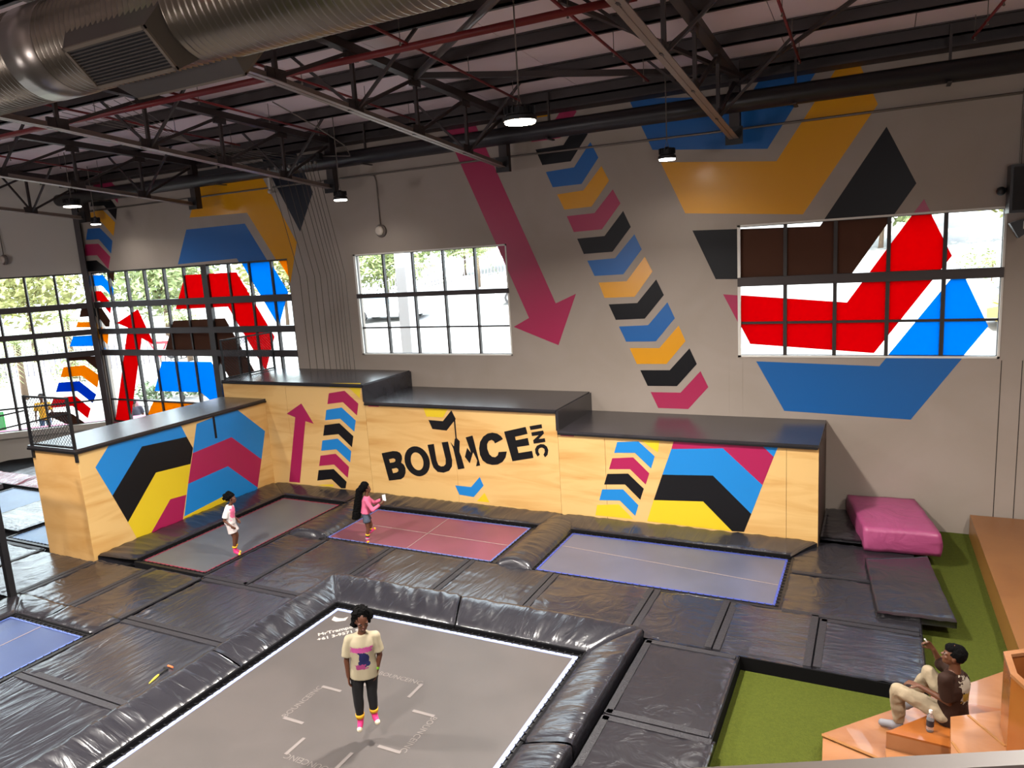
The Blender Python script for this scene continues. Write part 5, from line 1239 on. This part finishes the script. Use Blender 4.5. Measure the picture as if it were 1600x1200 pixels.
# the building stands on its own floor: drop the ground plane under it
def under(x, y): return (x > -21.9 and y < 14.75) or (y < 14.75 and (x - KX) * EY - (y - KY) * EX < 0 and y > 0 and x > -32) 
vs = [(x, y, gz(x, y) - (.4 if y < 15.2 and x > -32 else 0)) for x, y, z in vs]
tag(MB().add(vs, [q[::-1] for q in fs]).build('ground_outside', asph, smooth=True), kind='structure')
leafc = {'g': mat('leaf_green', '707c4c', .6, var=('929a66', (3, 3, 3), .3, .7)), 'd': mat('leaf_deep', '566848', .6), 'y': mat('leaf_yellow', '96965c', .6), 'o': mat('leaf_dry', '8a786a', .7)}
trunkm = mat('bark', '6a5644', .9, bump=((6, 6, 20), .8, .05))
rt = random.Random(11)
def leaves(c, r, n, size, m, parent, name='foliage', flat=1.0):
    b = MB(); c = Vector(c)
    for _ in range(n):
        d = Vector((rt.gauss(0, 1), rt.gauss(0, 1), rt.gauss(0, 1))).normalized() * (rt.random() ** .45); p = c + Vector((d.x * r[0], d.y * r[1], d.z * r[2]))
        a = Vector((rt.uniform(-1, 1), rt.uniform(-1, 1), rt.uniform(-.6, .6))).normalized(); q = a.cross(Vector((rt.uniform(-1, 1), rt.uniform(-1, 1), rt.uniform(-1, 1)))).normalized()
        L = size * rt.uniform(.7, 1.4); b.add([p, p + a * L * .5 + q * L * .22, p + a * L, p + a * L * .5 - q * L * .22], [(0, 1, 2, 3)])
    o = b.build(name, m, parent); o['kind'] = 'stuff'; return o
def tree(x, y, h, r, col, label, name='leafy_tree', n=1500, group='trees outside the windows'):
    z = gz(x, y); t = empty(name, (x, y, z), label, 'tree', group)
    MB().tube([(x, y, z - .2), (x + .1, y, z + h * .4), (x - .1, y + .1, z + h * .75)], [.16, .11, .05], 8).tube([(x, y, z + h * .35), (x + r * .5, y, z + h * .7)], [.07, .03], 6).tube([(x, y, z + h * .4), (x - r * .5, y + .2, z + h * .72)], [.06, .03], 6).build('trunk', trunkm, t, smooth=True)
    leaves((x, y, z + h * .66), (r, r, h * .38), n, .52, leafc[col], t)
def palm(x, y, h, r, label, n=20, col='g', yucca=False):
    z = gz(x, y); t = empty('palm_tree' if not yucca else 'yucca', (x, y, z), label, 'tree', 'palms and spiky plants outside the windows')
    MB().tube([(x, y, z - .2), (x + .05, y, z + h * .5), (x, y, z + h)], [.16, .13, .14], 10).build('trunk', trunkm, t, smooth=True)
    for i in range(n):
        a = 2 * math.pi * (i * .382 % 1); el = rt.uniform(-.2, 1.25); b = MB()
        d = Vector((math.cos(a), math.sin(a), 0)); s = Vector((-d.y, d.x, 0)); c = Vector((x, y, z + h)); N = 3 if yucca else 12; pts = []
        for k in range(N + 1):
            u = k / N; pts.append(c + d * r * u * math.cos(el * (1 - u * .3)) + Vector((0, 0, r * (math.sin(el) * u - (.75 if not yucca else .15) * u * u))))
        if yucca:
            for k in range(N): w0 = .05 * (1 - k / N) + .004; w1 = .05 * (1 - (k + 1) / N) + .002; b.add([pts[k] - s * w0, pts[k] + s * w0, pts[k + 1] + s * w1, pts[k + 1] - s * w1], [(0, 1, 2, 3)])
        else:
            b.tube(pts, [.02 * (1 - k / N) + .005 for k in range(N + 1)], 4)
            for k in range(1, N + 1):
                t_ = (pts[k] - pts[k - 1]).normalized()
                for sg in (-1, 1):
                    e = pts[k] + (s * sg * .8 + t_ * .8 - Vector((0, 0, .35))).normalized() * r * .32 * (1.1 - .6 * k / N)
                    b.add([pts[k] - t_ * .03, pts[k] + t_ * .03, e], [(0, 1, 2)])
        b.build('frond', leafc[col], t)
def far_trees():
    i = 0
    for x, y, h, r, c in ((-58, 22, 8, 4.2, 'g'), (-52, 30, 8.5, 4.2, 'y'), (-64, 34, 9, 5, 'g'), (-46, 36, 8, 4, 'g'), (-56, 44, 9.5, 5, 'd'), (-44, 46, 8, 4, 'y'), (-62, 14, 8.5, 4, 'g'), (-64, 6, 8, 4, 'o'),
                       (-38, 52, 6.5, 4, 'g'), (-29, 50, 5, 3.6, 'g'), (-24, 54, 5, 3.5, 'd'), (-12, 56, 5, 3.5, 'g'), (0, 52, 5, 4, 'g'), (8, 50, 5.5, 4, 'y'), (14, 54, 6, 4, 'g'), (3, 60, 6, 4, 'g')):
        tree(x, y, h, r, c, ['broad green tree far behind the glazing', 'yellowish green tree far behind the glazing', 'deep green tree far behind the glazing', 'dry brown tree behind the left glazing'][{'g': 0, 'y': 1, 'd': 2, 'o': 3}[c]], n=2600)
far_trees()
for x, y, h, r, l in ((-36, 20, 2.6, 2.3, 'palm outside the left glazing beside the red arrow'), (-40, 25, 3.2, 2.5, 'palm outside behind the red band on the glazing'), (-33, 27, 2.2, 2.2, 'palm outside behind the narrow panes right of the corner'),
                      (-30.5, 45, 1.6, 2.6, 'palm behind the fence in the centre window, left one'), (-24.5, 44, 2.0, 2.6, 'palm behind the car in the centre window'), (-18.5, 45, 2.2, 2.6, 'palm at the right side of the centre window')):
    palm(x, y, h, r, l)
palm(-37.5, 14.6, 1.9, 1.5, 'spiky round yucca outside the left glazing', n=60, yucca=True)
palm(-42, 19, 2.6, 2.4, 'palm outside the left glazing behind the white column', col='y')
palm(-39.5, 12, 3.0, 2.4, 'dry palm outside the left glazing at the picture edge', col='o')
def shrub(x, y, r, h, c, label, n=700, name='garden_shrub'):
    z = gz(x, y); t = empty(name, (x, y, z), label, 'shrub', 'shrubs outside'); leaves((x, y, z + h * .5), (r, r, h * .55), n, .16, leafc[c], t)
    MB().tube([(x, y, z - .1), (x, y, z + h * .6)], .04, 6).build('stem', trunkm, t)
for x, y, r, h, c in ((-40, 17, 1.6, 1.3, 'y'), (-44, 14.5, 1.8, 1.5, 'g'), (-42, 21, 1.8, 1.2, 'g'), (-47, 24, 2, 1.6, 'y'), (-38, 24, 1.5, 1.2, 'g'), (-27.2, 20.3, 1.1, .7, 'd'), (-25.6, 21.2, .9, .6, 'd'),
                      (-20, 46, 2.2, 1.8, 'd'), (-16.5, 47, 2.2, 1.8, 'g'), (7.5, 44, 1.8, 1.6, 'y'), (4.6, 40, 1.6, 1.5, 'g'), (9.5, 40, 1.5, 1.4, 'y')):
    shrub(x, y, r, h, c, 'round green shrub outside the windows' if c == 'g' else 'yellow green shrub outside the windows' if c == 'y' else 'low dark green hedge ball outside')
# white square column outside the left glazing, dark iron fences
tag(bx('outside_column', mat('outside_white', 'c9c7c9', .7), -30.2, -29.8, 14.55, 14.95, -.3, 6.5), 'tall pale square column outside the left glazing', 'column')
tag(bx('outside_column', mat('outside_white', 'c9c7c9', .7), -12.3, -11.95, 17.3, 17.7, -.1, 9), 'pale grey post outside behind the left edge of the centre window', 'column')
def fence(p, q, n, h, m, label):
    r = empty('picket_fence', (p[0], p[1], gz(*p)), label, 'fence')
    for i in range(n):
        x = p[0] + (q[0] - p[0]) * i / (n - 1); y = p[1] + (q[1] - p[1]) * i / (n - 1); z = gz(x, y)
        MB().box(x - .03, x + .03, y - .03, y + .03, z - .1, z + h).build('picket', m, r)
    for f_ in (.15, .9):
        b = MB()
        for i in range(n - 1):
            u0, u1 = i / (n - 1), (i + 1) / (n - 1); a = (p[0] + (q[0] - p[0]) * u0, p[1] + (q[1] - p[1]) * u0); c = (p[0] + (q[0] - p[0]) * u1, p[1] + (q[1] - p[1]) * u1)
            b.bar((a[0], a[1], gz(*a) + h * f_), (c[0], c[1], gz(*c) + h * f_), .04, .05)
        b.build('rail', m, r)
fd = mat('fence_dark', '7e7880', .7)
fence((-37, 44), (-23, 49), 60, 1.6, fd, 'dark picket fence beyond the parked car in the centre window')
fence((-52, 21), (-34, 33), 70, 1.5, fd, 'dark iron fence across the road behind the left glazing')
fence((2.5, 42), (8.5, 43.5), 40, 1.4, fd, 'pale thin fence in the top right pane of the right window')
# parked cars
def car(x, y, rz, L, H, col, label, van=False):
    z = gz(x, y); r = empty('parked_car', (x, y, z), label, 'car'); T = Matrix.Translation((x, y, z)) @ Matrix.Rotation(rz, 4, 'Z')
    body = mat('car_' + col, col, .3, spec=.6, coat=.5); w = .85
    low = [(-L / 2, .35), (-L / 2, .75), (-L * .36, .86), (-L * .2, .9), (L * .24, .9), (L * .45, .8), (L / 2, .62), (L / 2, .32), (L * .38, .26), (-L * .4, .26)]
    hi = [(-L * .40, .86), (-L * .28, H), (L * .06, H), (L * .25, .9)] if not van else [(-L * .48, .8), (-L * .48, H), (L * .28, H), (L * .40, .9)]
    fn = lambda u, v, t: T @ Vector((u, t, v))
    MB().prism(low, fn, -w, w).build('body', body, r)
    cab = MB().prism(hi, lambda u, v, t: T @ Vector((u, t * (1 - .14 * (v - .86)), v)), -w * .93, w * .93).build('cabin', body, r)
    for sd in (-1, 1):
        g = [(p[0] * .86 + (-.02), .93 + (p[1] - .86) * .82) for p in hi]
        MB().prism(g, lambda u, v, t: T @ Vector((u, sd * w * .935 * (1 - .14 * (v - .86)) + t, v)), -.004, .008).build('side_window', mat('car_glass', '5c6a74', .1, spec=.8), cab)
    for a in (-L * .30, L * .31):
        for sd in (-1, 1):
            c = T @ Vector((a, sd * w * .98, .33)); ax_ = (T.to_3x3() @ Vector((0, 1, 0)))
            t_ = MB().tube([c - ax_ * .1, c + ax_ * .1], .33, 20).build('wheel', mat('tyre', '2c2a2c', .8), r)
            MB().tube([c - ax_ * .11, c + ax_ * .11], .19, 14).build('hubcap', mat('hubcap', 'a8a8aa', .3, metal=.7), t_)
car(-25.2, 34.5, .15, 4.4, 1.45, 'd9d9da', 'white hatchback parked outside the centre window')
car(-17.6, 38.5, .12, 4.6, 1.6, 'd6d6d8', 'white car further back at the right of the centre window')
car(6.9, 37.8, .1, 4.8, 2.1, 'd8d8d6', 'white van in the top right pane of the right window', True)
car(5.6, 31.5, .1, 4.6, 1.5, 'c9a23c', 'yellow car parked outside the right window')
car(-36.5, 30.5, .7, 4.3, 1.45, 'c8c8cc', 'pale car on the road outside the left glazing')
# give-way sign
gs = empty('road_sign', (-30.5, 23.3, gz(-30.5, 23.3)), 'white triangular road sign with a red border outside the left glazing', 'sign')
sgp = V(-30.5, 23.3, 1.85); dR = V(.894, .443, 0)
TRI = lambda k: [(-.38 * k, .30 * k), (.38 * k, .30 * k), (0, -.36 * k)]
fn_ = lambda u, v, t: sgp + dR * u + V(.44, -.89, 0) * t + V(0, 0, v)
MB().prism(TRI(1.25), fn_, 0, .02).build('sign_plate', mat('sign_red', 'c02a36', .5), gs)
MB().prism(TRI(.85), fn_, .02, .026).build('sign_centre', mat('sign_white', 'e8e4e0', .5), gs)
MB().tube([(-30.5, 23.3, gz(-30.5, 23.3)), (-30.5, 23.32, 2.2)], .035, 8).build('pole', cdm, gs)
# people outside, a little way beyond the glass
def bystander(x, y, rz, seated, top, trous, label, hair='17110e', skin=None, z=None):
    z = gz(x, y) if z is None else z; F = V(math.cos(rz), math.sin(rz), 0); Lx = V(-F.y, F.x, 0); P = lambda f, l, h: V(x, y, z) + F * f + Lx * l + V(0, 0, h)
    if seated:
        J = dict(pelvis=P(0, 0, .52), chest=P(.02, 0, .88), neck=P(.03, 0, 1.03), head=P(.06, 0, 1.19))
        for k, s_ in (('l', 1), ('r', -1)): J.update({'sh_' + k: P(.02, .19 * s_, .96), 'el_' + k: P(.10, .25 * s_, .70), 'wr_' + k: P(.32, .18 * s_, .68), 'hip_' + k: P(.02, .1 * s_, .50), 'kn_' + k: P(.45, .13 * s_, .52), 'an_' + k: P(.42, .13 * s_, .1), 'toe_' + k: P(.58, .14 * s_, .05)})
    else:
        J = dict(pelvis=P(0, 0, .95), chest=P(.0, 0, 1.33), neck=P(.01, 0, 1.49), head=P(.03, 0, 1.66))
        for k, s_ in (('l', 1), ('r', -1)): J.update({'sh_' + k: P(0, .2 * s_, 1.41), 'el_' + k: P(-.02, .26 * s_, 1.13), 'wr_' + k: P(.06, .26 * s_, .89), 'hip_' + k: P(0, .1 * s_, .92), 'kn_' + k: P(.02, .11 * s_, .50), 'an_' + k: P(-.02, .12 * s_, .1), 'toe_' + k: P(.14, .14 * s_, .05)})
    hd = J['head']
    person(label, J, F, .95, skin or SKINM, [('shirt', 'top', mat('cloth_' + top, top, .85), dict(g=.02, sleeve=.8, cuff=.075)), ('trousers', 'pants', mat('cloth_' + trous, trous, .85), dict(g=.012)), ('shoe', 'feet', mat('shoe_dark', '2a2626', .7), dict(g=.01)),
        ('hair', 'hair', mat('hair_' + hair, hair, .8), dict(amp=.004, blobs=[(hd + V(0, 0, .045) - F * .02, .092), (hd - F * .045, .08)]))], voxel=.016, group='people outside the glazing', base_z=z)
bystander(-25.9, 14.9, -.9, False, 'e8a018', '4a6488', 'person in an orange high-visibility jacket and blue trousers outside the left glazing')
bystander(-26.6, 11.9, .6, True, '5878a0', '3a4a6a', 'person in a blue cap and shirt seated outside at the left picture edge', hair='2a3c6c')
bystander(-23.6, 16.7, 2.6, True, '3c3a44', '2c2c34', 'person in dark clothes seated outside right of the red arrow')
bystander(-24.6, 17.3, -.6, True, 'b8868c', '4a4450', 'person in a dusty pink shirt seated outside by the red arrow')
bystander(-21.9, 17.4, 2.9, True, '8c5a50', '3c3840', 'person seated outside behind the orange panel')
for i, (x, y, l) in enumerate(((-26.6, 11.9, 'bench under the person in the blue cap'), (-23.6, 16.7, 'bench under the person in dark clothes'), (-24.6, 17.3, 'bench under the person in the pink shirt'), (-21.9, 17.4, 'bench behind the orange panel'))):
    z = gz(x, y); r = empty('bench', (x, y, z), l, 'bench', None)
    MB().box(x - .3, x + .3, y - .25, y + .25, z + .36, z + .41).build('seat', whitef, r)
    for a in (-.25, .25):
        for c in (-.2, .2): MB().box(x + a - .02, x + a + .02, y + c - .02, y + c + .02, z, z + .36).build('leg', steel, r)
tag(MB().box(-27.0, -25.2, 13.2, 13.25, .1, 1.25).build('green_board', mat('board_green', '3cae50', .6)), 'bright green board outside the left glazing behind the guard panel', 'board')
gt = empty('garden_table', (-24.2, 17.9, gz(-24.2, 17.9)), 'pale table outside between the seated people', 'table')
MB().lathe((-24.2, 18.1, gz(-24.2, 17.9)), [(.6, .70), (.6, .74)], 24).build('tabletop', whitef, gt); MB().lathe((-24.2, 18.1, gz(-24.2, 17.9)), [(.25, 0), (.04, .03), (.04, .70)], 14).build('pedestal', steel, gt)
